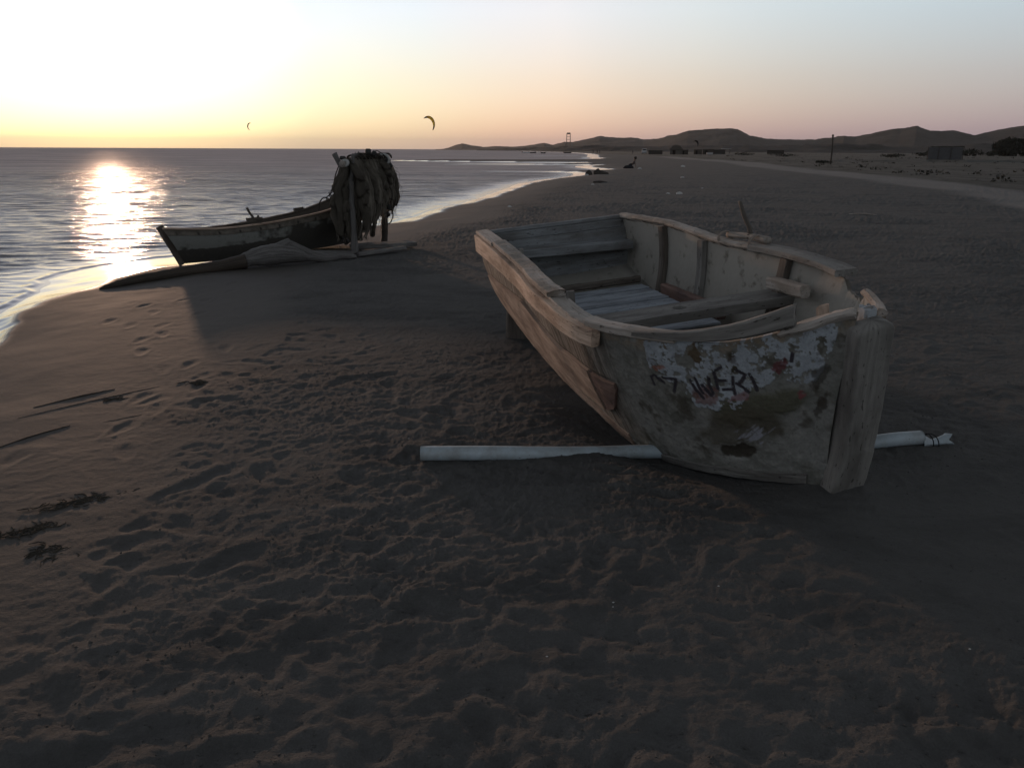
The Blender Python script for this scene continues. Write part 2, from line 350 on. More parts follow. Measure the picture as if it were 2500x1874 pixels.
c = mixc(t, wetm, c, (.035, .030, .026))
t.links.new(c, s.inputs['Base Color'])
rg = mth(t, 'SUBTRACT', .95, mth(t, 'MULTIPLY', ad_, .12)); 
rmix = N('ShaderNodeMix', t, data_type='FLOAT'); t.links.new(wetm, rmix.inputs[0]); t.links.new(rg, rmix.inputs[2]); rmix.inputs[3].default_value = .11
t.links.new(rmix.outputs[0], s.inputs['Roughness'])
smix = N('ShaderNodeMix', t, data_type='FLOAT'); t.links.new(mth(t, 'MAXIMUM', wetm, mth(t, 'MULTIPLY', ad_, .3)), smix.inputs[0]); smix.inputs[2].default_value = .12; smix.inputs[3].default_value = .5
t.links.new(smix.outputs[0], s.inputs['Specular IOR Level'])
sp6 = noise(t, pos, 75, 4, .7); hb = mth(t, 'ADD', mth(t, 'ADD', sp3.outputs[0], mth(t, 'MULTIPLY', sp6.outputs[0], .45)), mth(t, 'MULTIPLY', sp2.outputs[0], .14))
bn = N('ShaderNodeBump', t); bn.inputs['Distance'].default_value = .012; t.links.new(hb, bn.inputs['Height'])
t.links.new(mth(t, 'SUBTRACT', .95, mth(t, 'MAXIMUM', mth(t, 'MULTIPLY', wetm, .93), mth(t, 'MULTIPLY', ad_, .72))), bn.inputs['Strength'])
t.links.new(bn.outputs[0], s.inputs['Normal'])
wet = np.where(gd > 0, 1-sst(gup, -.12, .10+.25*sst(gy, 12, 30)), 1)
# a film line left by the last wave a little higher
g_ = mesh('beach', V, grid_faces(len(lr), len(th), True), m_sand, smooth=True, attrs={'wet': wet, 'damp': np.clip(damp, 0, 1), 'road': road*np.where(gy > 5, 1, .7), 'inland': inland})
tag(g_, kind='structure')

# ================================================================ WATER
print('water')
th2 = np.radians(axis([(-150, -40, 5), (-40, -34, .8), (-34, 4, .085), (4, 20, .5), (20, 40, 5)]))
lr2 = np.exp(axis([(math.log(3), math.log(7.5), .05), (math.log(7.5), math.log(70), .0031), (math.log(70), math.log(400), .012), (math.log(400), math.log(16000), .06)]))
TH2, RR2 = np.meshgrid(th2, lr2); wx_ = (RR2*np.sin(TH2)).ravel(); wy_ = (RR2*np.cos(TH2)).ravel()
wd = -sdist(wx_, wy_); keep_amp = sst(wd, .0, 2.2)*.7+.3*sst(wd, .0, .4); rr = np.hypot(wx_, wy_)
wz = np.zeros(len(wx_)); wr = np.random.default_rng(5)
spc = rr*.0034
px_ = wx_+.5*fbm2(wx_*.25, wy_*.25, 2, 8); py_ = wy_+.5*fbm2(wx_*.25, wy_*.25, 2, 9)
for k in range(46):
    lam = .17*(1.05/.17)**(k/45.); a = math.radians(98+wr.normal(0, 13)); kx, ky = math.cos(a)*2*math.pi/lam, math.sin(a)*2*math.pi/lam
    ph = kx*px_+ky*py_+wr.uniform(0, 6.28); sl_ = .038*(lam/1.0)**-.1
    env = .35+1.3*vn2(wx_/(lam*4)+k*7.1, wy_/(lam*3)-k*3.3, 200+k)
    w_ = (np.exp(np.sin(ph)*.9)-1.2)*.62
    wz += sl_*lam/(2*math.pi)*w_*env*np.clip(1.8-spc*4/lam, 0, 1)
wz = WATER+wz*keep_amp+.014*np.exp(-((wd-.16-.1*fbm2(wx_*1.5, wy_*1.5, 2, 88))/.07)**2)*(rr < 40)+.008*np.exp(-((wd-1.0-.4*fbm2(wx_*.8, wy_*.8, 2, 89))/.09)**2)*(rr < 40)
wz = np.where(wd < 0, WATER-.002*np.clip(-wd, 0, 5), wz)
m_w, t, s = newmat('sea_water')
pos = N('ShaderNodeNewGeometry', t).outputs['Position']
s.inputs['Base Color'].default_value = (.03, .038, .045, 1); s.inputs['IOR'].default_value = 1.333; t.links.new(mth(t, 'ADD', mth(t, 'MULTIPLY', attr(t, 'far').outputs['Fac'], .30), .11), s.inputs['Roughness'])
k1 = noise(t, mapv(t, pos, (.32, 1, 1)), 4.0, 7, .62, .3); k2 = noise(t, mapv(t, pos, (.35, 1, 1)), 20, 4, .65, .2)
ac = attr(t, 'chop').outputs['Fac']
b1 = N('ShaderNodeBump', t); b1.inputs['Distance'].default_value = .12; t.links.new(k1.outputs[0], b1.inputs['Height']); t.links.new(ac, b1.inputs['Strength'])
b2 = N('ShaderNodeBump', t); b2.inputs['Distance'].default_value = .012; t.links.new(k2.outputs[0], b2.inputs['Height']); t.links.new(mth(t, 'MULTIPLY', attr(t, 'calm').outputs['Fac'], .9), b2.inputs['Strength'])
f1 = noise(t, mapv(t, pos, (.3, 1, 1)), .9, 7, .75, .2); f2 = noise(t, mapv(t, pos, (.35, 1, 1)), 5.5, 5, .7, .2)
def vm(op, a, b=None):
    n = N('ShaderNodeVectorMath', t, operation=op)
    for i, v in ((0, a), (1, b)):
        if v is None: continue
        if hasattr(v, 'is_linked'): t.links.new(v, n.inputs[i])
        else: n.inputs[i].default_value = v
    return n
d1 = vm('MULTIPLY', vm('SUBTRACT', f1.outputs['Color'], (.5, .5, .5)).outputs[0], (.7, .85, 0)); d2 = vm('MULTIPLY', vm('SUBTRACT', f2.outputs['Color'], (.5, .5, .5)).outputs[0], (.7, .85, 0))
sc_n = N('ShaderNodeVectorMath', t, operation='SCALE'); t.links.new(vm('ADD', d1.outputs[0], d2.outputs[0]).outputs[0], sc_n.inputs[0]); t.links.new(ac, sc_n.inputs['Scale'])
# constant tilt of the shading normals, added to darken the sea and curb glare
bs = N('ShaderNodeVectorMath', t, operation='SCALE'); bs.inputs[0].default_value = (.0, -.30, 0); t.links.new(ac, bs.inputs['Scale'])
nrm = vm('NORMALIZE', vm('ADD', vm('ADD', b1.outputs[0], sc_n.outputs[0]).outputs[0], bs.outputs[0]).outputs[0])
t.links.new(nrm.outputs[0], b2.inputs['Normal']); t.links.new(b2.outputs[0], s.inputs['Normal'])
# added diffuse share dims the mirror; pale diffuse streaks paint in sky reflection
df = N('ShaderNodeBsdfDiffuse', t); df.inputs[0].default_value = (.42, .34, .325, 1); wsn = noise(t, mapv(t, pos, (.05, .38, 1)), 1.0, 10, .85, .3); t.links.new(mixc(t, ramp(t, [(.40, (0, 0, 0)), (.60, (1, 1, 1))], wsn.outputs[0]).outputs[0], (.36, .30, .29), (.88, .74, .70)), df.inputs[0]); mxw = N('ShaderNodeMixShader', t); gl_ = noise(t, mapv(t, pos, (.04, .5, 1)), 1.0, 10, .85, .3); glv = mth(t, 'MULTIPLY', mth(t, 'SUBTRACT', gl_.outputs[0], .5), mth(t, 'MULTIPLY', ac, 2.2))
t.links.new(mth(t, 'MINIMUM', mth(t, 'ADD', mth(t, 'ADD', mth(t, 'ADD', mth(t, 'MULTIPLY', ac, .30), .14), mth(t, 'MULTIPLY', attr(t, 'far').outputs['Fac'], .38)), glv, True), .95), mxw.inputs[0])
t.links.new(s.outputs[0], mxw.inputs[1]); t.links.new(df.outputs[0], mxw.inputs[2]); t.links.new(mxw.outputs[0], t.nodes['Material Output'].inputs[0])
chop = np.clip(.16+.84*sst(rr, 16, 60), 0, 1)*sst(wd, .1, 3)
wo = mesh('sea', np.stack([wx_, wy_, wz], -1), grid_faces(len(lr2), len(th2))[:, ::-1], m_w, smooth=True, attrs={'chop': chop, 'calm': sst(wd, .1, 2.0), 'far': sst(np.log(rr), math.log(22), math.log(220))})
tag(wo, kind='structure')
# white strips: breaking surf, and calm-water sky sheen painted as foam
print('surf')
m_foam_sheen = plain('foam_sheen', (.8, .78, .76), .6, .3, .1, 6)
def surf(P, wmax, seed, broken=.0, zoff=.02, label='surf'):
    P = smooth_path(np.array(P, float), 10); P, tt = resamp(P, max(.12, wmax*.45)); n = len(P)
    T = np.gradient(P, axis=0); T /= np.linalg.norm(T, axis=1)[:, None]; Nn = np.stack([-T[:, 1], T[:, 0]], 1)
    ww = wmax*np.clip(.15+.85*np.abs(fbm2(tt/(wmax*5), tt*0+seed, 3, seed))*1.6, 0, 1)*np.clip(1-((np.arange(n)/(n-1)-.5)*2)**8, 0, 1)
    if broken: ww = ww*(fbm2(tt/(wmax*9), tt*0-seed, 2, seed+5) > -.6+broken)
    Vv = []; Fc = []
    for k, f in enumerate((-1, -.35, .35, 1)):
        q = P+Nn*(ww*f+.2*wmax*fbm2(tt/(wmax*1.2), tt*0+k, 2, seed+k))[:, None]; Vv.append(np.c_[q, np.full(n, WATER+zoff+(.02*wmax if abs(f) < .5 else -.03))])
    Vv = np.concatenate(Vv)
    for k in range(3):
        for i in range(n-1):
            if ww[i] > .02*wmax and ww[i+1] > .02*wmax: Fc.append((k*n+i, k*n+i+1, (k+1)*n+i+1, (k+1)*n+i))
    return Vv, Fc
mb = MB()
for a in [([(-25.5, 119.5), (-22, 123), (-18.2, 126)], .7, 1), ([(-12, 131.8), (-6, 126.3), (2, 123.2), (8.6, 122.5)], .7, 2), ([(-18, 147.5), (-8, 151.5), (2, 155.5), (10, 161), (14.5, 173)], 1.0, 3),
          ([(-9, 107.2), (0, 106.4), (6.5, 105.6), (8.8, 103.6)], .45, 4), ([(-3, 72.8), (2.3, 72.1), (4.1, 70.7), (4.7, 68.0), (4.3, 64.4)], .25, 5), ([(4.3, 63), (3.0, 58.3), (1.9, 55.1), (.9, 51.7)], .18, 6),
          ([(18.8, 224), (17.5, 196), (14, 178)], 1.2, 8), ([(23, 270), (16, 262), (6, 258)], 1.5, 9), ([(-7, 111.5), (3.5, 113.2), (8, 118.8)], .4, 12)]:
    Vv, Fc = surf(*a); mb.add(Vv, Fc)
so_ = mb.build('surf', m_foam_sheen); tag(so_, kind='stuff', label='white lines of surf and painted sky sheen along the sandbars and far shore', cat='surf')

# ================================================================ HILLS
print('hills')
m_hill, t, s = newmat('hill_scrub'); pos = N('ShaderNodeNewGeometry', t).outputs['Position']
a1 = noise(t, mapv(t, pos, (1, 1, 2)), .012, 8, .65); a2 = noise(t, pos, .06, 6, .7)
c = mixc(t, a1.outputs[0], (.034, .031, .029), (.058, .053, .049)); c = mixc(t, mth(t, 'MULTIPLY', ramp(t, [(.5, (0, 0, 0)), (.6, (1, 1, 1))], a2.outputs[0]).outputs[0], .6), c, (.024, .025, .020))
t.links.new(c, s.inputs['Base Color']); s.inputs['Roughness'].default_value = 1; s.inputs['Specular IOR Level'].default_value = .05
SIL = [(-5.3, -.02), (-4.84, -0.0), (-4.4, .09), (-4.0, 0.232), (-3.49, 0.395), (-2.88, 0.264), (-2.04, 0.161), (-1.2, 0.218), (-0.08, 0.197), (.7, .235), (1.33, 0.31), (2.16, 0.448), (2.73, 0.316), (3.45, 0.507), (4.12, 0.51), (5, .69), (5.91, 0.889), (6.5, .83), (7.16, 0.813), (8.4, 0.764), (8.81, 0.685), (9.9, 0.767), (10.96, 1.032), (11.75, 1.293), (12.6, 1.31), (13.61, 1.37), (14.39, 1.395), (14.92, 1.342), (15.73, 0.96), (16.78, 0.751), (18.3, .71), (19.81, 0.702), (20.54, 0.803), (21.5, 0.927), (22.23, 0.851), (23.15, 1.095), (24.29, 1.31), (24.75, 1.307), (25.64, 1.517), (26.4, 1.178), (27.68, 1.219), (28.79, 0.978), (30.02, 1.295), (31.22, 1.49), (33.5, 1.85), (36, 1.6), (40, 1.9), (46, 1.3), (54, 1.5), (65, 1.0), (80, .6)]
def hills(a0, a1_, Rf, name, elf, seed, wf, wb):
    A = np.radians(axis([(a0, min(a1_, 33), .06), (min(a1_, 33), a1_, .5)] if a1_ > 33 else [(a0, a1_, .06)])); U = np.linspace(-1, 1, 61)
    AA, UU = np.meshgrid(A, U); R = Rf(np.degrees(AA)); Hh = 1.65+R*np.tan(np.radians(elf(np.degrees(AA))))
    rad = R*(1+np.where(UU < 0, UU*wf, UU*wb)); prof = np.where(UU < 0, np.clip(1+UU, 0, 1)**1.5, np.cos(UU*np.pi/2))
    x = rad*np.sin(AA); y = rad*np.cos(AA)
    gul = (1-2*np.abs(fbm2(x*.009, y*.004, 5, seed)))*.22*np.clip(-UU, 0, 1)*(1+UU)*2
    z = Hh*(prof+gul*prof)+fbm2(x*.02, y*.02, 4, seed+4)*3.0*np.clip(prof*3, 0, 1)+fbm2(x*.15, y*.15, 3, seed+8)*.7*np.clip(prof*3, 0, 1)-1.2*(1-prof)
    o = mesh(name, np.stack([x, y, z], -1).reshape(-1, 3), grid_faces(len(U), len(A)), m_hill, smooth=True); tag(o, kind='structure')
sa_, se_ = zip(*SIL)
hills(-5.3, 80, lambda a: np.interp(a, [-5, 2.5, 3.5, 9, 11, 15.5, 17.5, 19, 21.5, 30, 80], [3500, 3200, 2700, 2500, 2050, 2000, 2300, 2300, 1750, 1600, 1500]), 'hills', lambda a: np.interp(a, sa_, se_), 3, .38, .5)
hills(-2.5, 80, lambda a: np.interp(a, [-3, 2, 8, 20, 80], [1900, 1250, 900, 800, 800]), 'foothills', lambda a: np.interp(a, [-2.5, -.5, 1, 4, 8, 12, 16, 20, 25, 31, 80], [-.02, .05, .10, .22, .22, .3, .24, .33, .28, .38, .3])+.03*fbm2(a*1.7, a*0+3, 4, 9), 33, .25, .4)

# ================================================================ MAIN BOAT
print('boat')
SS = np.array([0, .2, .4, .6, .8, .92, 1.0])
def hermite(s, v):
    v = np.asarray(v, float); m = np.gradient(v, SS); s = np.asarray(s, float); i = np.clip(np.searchsorted(SS, s)-1, 0, 5)
    h = SS[i+1]-SS[i]; t = (s-SS[i])/h
    return (2*t**3-3*t**2+1)*v[i]+(t**3-2*t**2+t)*h*m[i]+(-2*t**3+3*t**2)*v[i+1]+(t**3-t**2)*h*m[i+1]
class Hull:
    def __init__(s, L, rake, trake, wg, zg, wc, zc, bulge=.035, asym=0):
        s.asym = asym
        s.L, s.rake, s.trake, s.wg, s.zg, s.wc, s.zc, s.bulge = L, rake, trake, wg, zg, wc, zc, bulge
        q = np.linspace(0, 1, 2001); G = s.G(q, 1); s._a = np.r_[0, np.cumsum(np.linalg.norm(np.diff(G, axis=0), axis=1))]; s._q = q
    def G(s, q, sg):
        q = np.asarray(q, float); return np.stack([q*s.L+s.rake*q**3-s.trake*(1-q)**3, sg*hermite(q, s.wg)*(1-s.asym*sst(q, .66, .82)*(sg > 0)), hermite(q, s.zg)], -1)
    def C(s, q, sg):
        q = np.asarray(q, float); return np.stack([q*s.L, sg*hermite(q, s.wc), hermite(q, s.zc)], -1)
    def side(s, q, t, sg):
        q = np.asarray(q, float); t = np.asarray(t, float)
        P = s.G(q, sg)*(1-t)[..., None]+s.C(q, sg)*t[..., None]
        P[..., 1] += sg*s.bulge*np.sin(np.pi*t)*(1-.3*q); return P
    def normal(s, q, t, sg):
        e = 1e-3; a = s.side(np.clip(q+e, 0, 1), t, sg)-s.side(np.clip(q-e, 0, 1), t, sg); b = s.side(q, np.clip(t+e, 0, 1), sg)-s.side(q, np.clip(t-e, 0, 1), sg)
        n = np.cross(a, b)*sg; n /= np.linalg.norm(n, axis=-1)[..., None]+1e-12
        return n
    def arc(s, q): return np.interp(q, s._q, s._a)
    def fromarc(s, a): return np.interp(a, s._a, s._q)
    def out(s, q, sg):
        e = 2e-3; T = s.G(np.clip(np.asarray(q)+e, 0, 1), sg)-s.G(np.clip(np.asarray(q)-e, 0, 1), sg); n = np.stack([T[..., 1], -T[..., 0], 0*T[..., 0]], -1)*(-sg)
        return n/(np.linalg.norm(n, axis=-1)[..., None]+1e-12)
HB = Hull(4.122, .282, .167, [.728, .797, .828, .916, .821, .442, .066], [.965, .958, .894, .871, .816, .846, 1.006], [.69, .688, .674, .625, .507, .272, .002], [.496, .288, .139, .027, -.05, -.009, .026], asym=.07)
def boat_matrix(x, y, yaw, heel, z=0):
    ex = Vector((math.sin(yaw), -math.cos(yaw), 0)); ly = Vector((math.cos(yaw), math.sin(yaw), 0)); ch, sh = math.cos(heel), math.sin(heel)
    ey = ly*ch+Vector((0, 0, sh)); ez = -ly*sh+Vector((0, 0, ch)); M = Matrix.Identity(4)
    for i, v in enumerate((ex, ey, ez)): M.col[i] = (*v, 0)
    M.col[3] = (x, y, z, 1); return M
BM = boat_matrix(.523, 7.74, .262, .097)
boat = empty('rowing_boat', mat=BM); tag(boat, 'large weathered open wooden boat with peeling white bow and faded lettering on the sand', 'boat')

def polymask(P, poly, soft=.0):
    poly = np.asarray(poly, float); ins = np.zeros(P.shape[:-1], bool)
    for i in range(len(poly)):
        x0, y0 = poly[i]; x1, y1 = poly[(i+1) % len(poly)]
        c = (y0 > P[..., 1]) != (y1 > P[..., 1])
        if y1 != y0: ins ^= c & (P[..., 0] < (x1-x0)*(P[..., 1]-y0)/(y1-y0)+x0)
    return ins
def segd(P, a, b):
    d = b-a; t = np.clip(((P-a)@d)/(d@d+1e-12), 0, 1); return np.linalg.norm(P-a-t[..., None]*d, axis=-1)
def lerp(a, b, f): return a*(1-f[..., None])+b*f[..., None]
LET = [[(0.8347, 0.296), (0.8364, 0.347)], [(0.8347, 0.296), (0.8397, 0.276), (0.8497, 0.322)], [(0.8497, 0.286), (0.8648, 0.281), (0.8631, 0.322), (0.8598, 0.377)], [(0.8798, 0.281), (0.8848, 0.342), (0.8915, 0.402)], [(0.8848, 0.261), (0.8881, 0.322), (0.8915, 0.367)], [(0.8915, 0.307), (0.8965, 0.352), (0.8998, 0.382)], [(0.8982, 0.251), (0.8982, 0.312), (0.9015, 0.367)], [(0.9032, 0.221), (0.9048, 0.276), (0.9065, 0.332)], [(0.9065, 0.276), (0.9132, 0.276)], [(0.9048, 0.206), (0.9098, 0.186)], [(0.9115, 0.337), (0.9182, 0.337)], [(0.9199, 0.256), (0.9199, 0.307), (0.9215, 0.367)], [(0.9232, 0.211), (0.9299, 0.246), (0.9282, 0.276), (0.9249, 0.307)], [(0.9232, 0.302), (0.9282, 0.327), (0.9332, 0.362)], [(0.9332, 0.246), (0.9366, 0.296), (0.9399, 0.357)], [(.9633, .165), (.9633, .205)]]
def hull_color(H, q, t, P, sg):
    """paint, bare wood, putty and grime on the outside of the hull"""
    C = lambda *v: np.array(v, float)
    a = H.arc(q); W2 = np.stack([a+.035*fbm3(P, 14, 4, 3), t*.8+.035*fbm3(P, 14, 4, 13)], -1)
    str_ = fbm3(np.stack([a*30, t*3.0, a*0], -1), 1, 3, 71); n1 = fbm3(P, 5, 5, 21, .6); n2 = fbm3(P, 26, 4, 31, .6); n3 = fbm3(P, 70, 3, 41)
    st2 = fbm3(np.stack([a*85, t*5.0, a*0], -1), 1, 3, 73)
    col = lerp(C(.095, .08, .065), C(.22, .19, .16), np.clip(.5+1.3*str_+.6*n2, 0, 1))
    col = lerp(col, C(.36, .33, .29), np.clip(4*(st2-.16), 0, 1)*.8)
    col = lerp(col, C(.06, .045, .035), np.clip(3*(n1*.5+n2*.6+.5*st2-.20), 0, 1)*.8)
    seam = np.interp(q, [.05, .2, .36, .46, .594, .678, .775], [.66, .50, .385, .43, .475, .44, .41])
    low = sst(t, .85, .93); col = lerp(col, C(.20, .19, .165), low*.7); col = lerp(col, C(.50, .48, .44), low*np.clip(5*(n2+.4*n3-.12), 0, 1)*.8)
    sm = np.exp(-((t-seam+.012)/.010)**2)*(q < .78); col = lerp(col, C(.035, .028, .022), sm*.9)  # dark caulked joint; also stands in for the strake edge's missing shadow
    for qc, t0_, t1_ in ((.667, .12, .40), (.30, .1, .3), (.52, .6, .8)):
        cr = np.exp(-(((a-H.arc(qc))+.02*n2-.02*(t-t0_))/.005)**2)*(t > t0_)*(t < t1_); col = lerp(col, C(.03, .024, .02), cr)
    # bow: putty and grime
    bw = sst(q+.03*n1, .74, .80)
    g = lerp(C(.245, .24, .22), C(.14, .138, .118), np.clip(.5+1.9*n1, 0, 1)); g = lerp(g, C(.30, .29, .26), np.clip(3*(n2-.10), 0, 1)*.6); g = lerp(g, C(.07, .06, .045), np.clip(4*(fbm3(P, 9, 5, 57, .65)-.16), 0, 1)*.8); g = lerp(g, C(.22, .17, .12), sst(t, .12, .0)*np.clip(.6+2*n2, 0, 1))
    g = lerp(g, C(.055, .045, .03), np.clip(4*(fbm3(P, 7, 4, 55)-.30), 0, 1))
    # lower lump of old resin below the lettering
    nb1 = fbm3(P, 11, 4, 201, .6); nb2 = fbm3(P, 11, 4, 207, .6)
    def blob(qc, tc_, ra, rt): return np.exp(-((((a-H.arc(qc))+.07*nb1)/ra)**2+(((t-tc_)*.8+.06*nb2)/rt)**2)**1.5)
    yel = blob(.94, .46, .20, .07)+blob(.915, .52, .12, .06)+blob(.965, .42, .09, .05)
    g = lerp(g, C(.105, .10, .07), np.clip(yel*1.2+.5*n2, 0, 1)*np.clip(yel*3, 0, 1))
    big = np.clip((blob(.93, .60, .24, .12)+.8*blob(.90, .66, .14, .08)+.5*n1+.3*n2-.25)*2.2, 0, 1); g = lerp(g, C(.085, .072, .05), big*.75)
    hol = blob(.918, .80, .13, .05); g = lerp(g, C(.05, .042, .032), np.clip((hol+.12*n2-.35)*6, 0, 1))
    scr = blob(.935, .66, .13, .075); g = lerp(g, C(.30, .30, .33), np.clip((scr*.7+.55*fbm3(np.stack([a*60+t*60, t*22, a*0], -1), 1, 3, 81)-.45)*5, 0, 1))
    col = lerp(col, g, bw)
    white = [(.836, .0), (.832, .16), (.842, .26), (.856, .30), (.866, .31), (.872, .36), (.884, .46), (.905, .49), (.925, .45), (.94, .36), (.95, .31), (.952, .22), (.957, .22), (.962, .31), (.975, .36), (.984, .30), (.990, .1), (.988, -.03), (.968, -.03), (.967, .03), (.960, .03), (.955, .06), (.945, -.02), (.93, -.03), (.893, -.03), (.872, -.03), (.855, -.03)]
    wp = [(float(H.arc(u)), v*.8) for u, v in white]
    wm = polymask(W2, wp)
    hole = (fbm3(P, 13, 5, 91, .62)+.25*n3 > .15) | (fbm3(P, 38, 3, 95) > .28)
    ch1 = polymask(W2, [(float(H.arc(u)), v*.8) for u, v in [(.879, .02), (.886, .02), (.885, .16), (.878, .19), (.881, .3), (.877, .3), (.875, .12)]])
    wf = (wm & ~hole & ~ch1).astype(float)
    wcol = lerp(C(.27, .29, .31), C(.42, .45, .48), np.clip(.5+n1*1.2, 0, 1)); wcol = lerp(wcol, C(.25, .25, .24), np.clip(2*(n2-.15), 0, 1)*.7)
    col = lerp(col, wcol, wf*bw)
    brown = (blob(.8855, .07, .05, .085)+.4*n2 > .6) & wm; col = np.where(brown[..., None], C(.11, .08, .05), col)
    def red(qc, tc_, ra, rt, c_=C(.26, .07, .06), k=4, m=.7):
        nonlocal col
        f = np.clip((blob(qc, tc_, ra, rt)+.45*n2+.25*n3-.52)*k, 0, 1); col = lerp(col, c_, f*m)
    red(.846, .205, .07, .03, C(.28, .10, .06)); red(.9545, .225, .034, .055, C(.13, .030, .035), 10, .8); red(.975, .395, .022, .028, C(.2, .035, .045)); red(.891, .40, .10, .07, C(.17, .075, .065)); red(.90, .33, .05, .03, C(.17, .08, .08)); red(.924, .40, .05, .03, C(.2, .09, .09))
    red(.918, .09, .035, .016, C(.07, .055, .05)); red(.985, .33, .04, .06, C(.035, .028, .02)); red(.990, .5, .03, .09, C(.04, .03, .022))
    # lettering
    ink = np.zeros(P.shape[:-1]); sel = (q > .82)
    Ps = P[sel]; di = np.full(len(Ps), 9.)
    for st in LET:
        pts = [H.side(np.array([u]), np.array([v]), sg)[0] for u, v in st]
        for a0, b0 in zip(pts[:-1], pts[1:]): di = np.minimum(di, segd(Ps, a0, b0))
    ink[sel] = np.clip((.0112+.0035*n2[sel]-di)/.0025, 0, 1)*(n3[sel] < .5)
    if sg < 0: col = lerp(col, C(.045, .038, .045), ink)
    thick = wf*bw*.0035+.010*np.clip(yel, 0, 1)*bw-.016*np.clip(hol, 0, 1)*bw+.005*n2*bw+.006*n1+.0007*n3-.0012*ink
    return col, thick
m_hull, t, s = newmat('old_painted_hull'); a_ = attr(t, 'hcol').outputs['Vector']; pos = N('ShaderNodeTexCoord', t).outputs['Object']
nn = noise(t, pos, 90, 4, .65); n5 = noise(t, pos, 22, 5, .65)
c = mixc(t, mth(t, 'MULTIPLY', ramp(t, [(.4, (0, 0, 0)), (.7, (1, 1, 1))], nn.outputs[0]).outputs[0], .45), a_, mixc(t, .5, a_, (.02, .02, .02)))
c = mixc(t, mth(t, 'MULTIPLY', ramp(t, [(.58, (0, 0, 0)), (.66, (1, 1, 1))], n5.outputs[0]).outputs[0], .45), c, (.07, .06, .05))
t.links.new(c, s.inputs['Base Color']); s.inputs['Roughness'].default_value = .8; s.inputs['Specular IOR Level'].default_value = .3
bump(t, s, mth(t, 'ADD', mth(t, 'MULTIPLY', nn.outputs[0], .4), n5.outputs[0]), .005, .8)
m_in = wood('inner_planking', (.20, .20, .185), (.29, .285, .265), (.15, .135, .115), b=.003)
m_in2, t, s = newmat('inner_hull'); pos = N('ShaderNodeTexCoord', t).outputs['Object']
q1 = noise(t, pos, 3, 5, .6); q2 = noise(t, pos, 26, 5, .7); q3 = noise(t, pos, 9, 4, .6)
c = mixc(t, q1.outputs[0], (.27, .25, .22), (.37, .345, .305)); c = mixc(t, mth(t, 'MULTIPLY', ramp(t, [(.58, (0, 0, 0)), (.72, (1, 1, 1))], q3.outputs[0]).outputs[0], .8), c, (.10, .085, .065)); c = mixc(t, mth(t, 'MULTIPLY', q2.outputs[0], .3), c, (.14, .13, .11))
t.links.new(c, s.inputs['Base Color']); s.inputs['Roughness'].default_value = .85; s.inputs['Specular IOR Level'].default_value = .2; bump(t, s, q2.outputs[0], .006, .8)

def build_hull(H, parent, qs, nt_, TH_, m_out, m_inn, colf, ragged=None, nb=8, zdrop=.03):
    """outer side, chine, flat-V bottom, inner skin, transom: one closed shell"""
    tt = np.linspace(0, 1, nt_)
    Q, T = np.meshgrid(qs, tt, indexing='ij'); cols = []; Vs = []; Fs = []; off = 0; mi = []
    top = {}
    for sg in (-1, 1):
        P = H.side(Q, T, sg); Nn = H.normal(Q, T, sg)
        tdrop = np.full(len(qs), zdrop)
        if ragged is not None: tdrop = tdrop+ragged(qs, sg)
        P[..., 2] -= tdrop[:, None]*(1-T)**3
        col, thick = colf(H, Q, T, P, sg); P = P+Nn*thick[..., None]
        In = H.side(Q, T, sg)-Nn*TH_; In[..., 2] -= tdrop[:, None]*(1-T)**3; In[..., 2] = np.maximum(In[..., 2], (H.C(Q, sg)[..., 2]+TH_)*(T > .5)+In[..., 2]*(T <= .5)); In[..., 1] = np.where(In[..., 1]*sg < .0, 0, In[..., 1])
        n, m = Q.shape; f = grid_faces(n, m); 
        Vs.append(P.reshape(-1, 3)); Fs.append((f if sg < 0 else f[:, ::-1])+off); mi += [0]*len(f); cols.append(col.reshape(-1, 3)); o0 = off; off += n*m
        Vs.append(In.reshape(-1, 3)); Fs.append((f[:, ::-1] if sg < 0 else f)+off); mi += [1]*len(f); cols.append(col.reshape(-1, 3)); i0 = off; off += n*m
        # top edge between skins
        i = np.arange(n-1); e = np.stack([o0+i*m, i0+i*m, i0+(i+1)*m, o0+(i+1)*m], -1); Fs.append(e if sg > 0 else e[:, ::-1]); mi += [0]*len(e)
        # transom edge of the shell and floors
        top[sg] = (P, In, o0, i0)
    # bottoms: strips from chine to chine (outer and inner)
    for which, idx in ((0, 2), (1, 3)):
        A = np.arange(len(qs))*nt_+nt_-1+top[-1][idx]; Bq = np.arange(len(qs))*nt_+nt_-1+top[1][idx]
        A3 = top[-1][which][:, -1]; B3 = top[1][which][:, -1]; prevI = A
        for k in range(1, nb+1):
            if k < nb:
                fq = k/nb; M_ = A3*(1-fq)+B3*fq; M_[:, 2] -= .02*math.sin(math.pi*fq); Vs.append(M_); cols.append(np.tile([[.12, .11, .09]], (len(qs), 1))); cur = off+np.arange(len(qs)); off += len(qs)
            else: cur = Bq
            i = np.arange(len(qs)-1); e = np.stack([prevI[i], cur[i], cur[i+1], prevI[i+1]], -1); Fs.append(e[:, ::-1] if which == 0 else e); mi += [which]*len(e); prevI = cur
    V_ = np.concatenate(Vs); F_ = np.concatenate(Fs)
    return mesh('hull', V_, F_, None, parent, True, {'hcol': np.concatenate(cols)}, mats=[m_out, m_inn], fmat=mi)
arcL = HB._a[-1]
qs = HB.fromarc(np.r_[np.linspace(0, arcL-1.75, 260, endpoint=False), np.linspace(arcL-1.75, arcL, 340)])
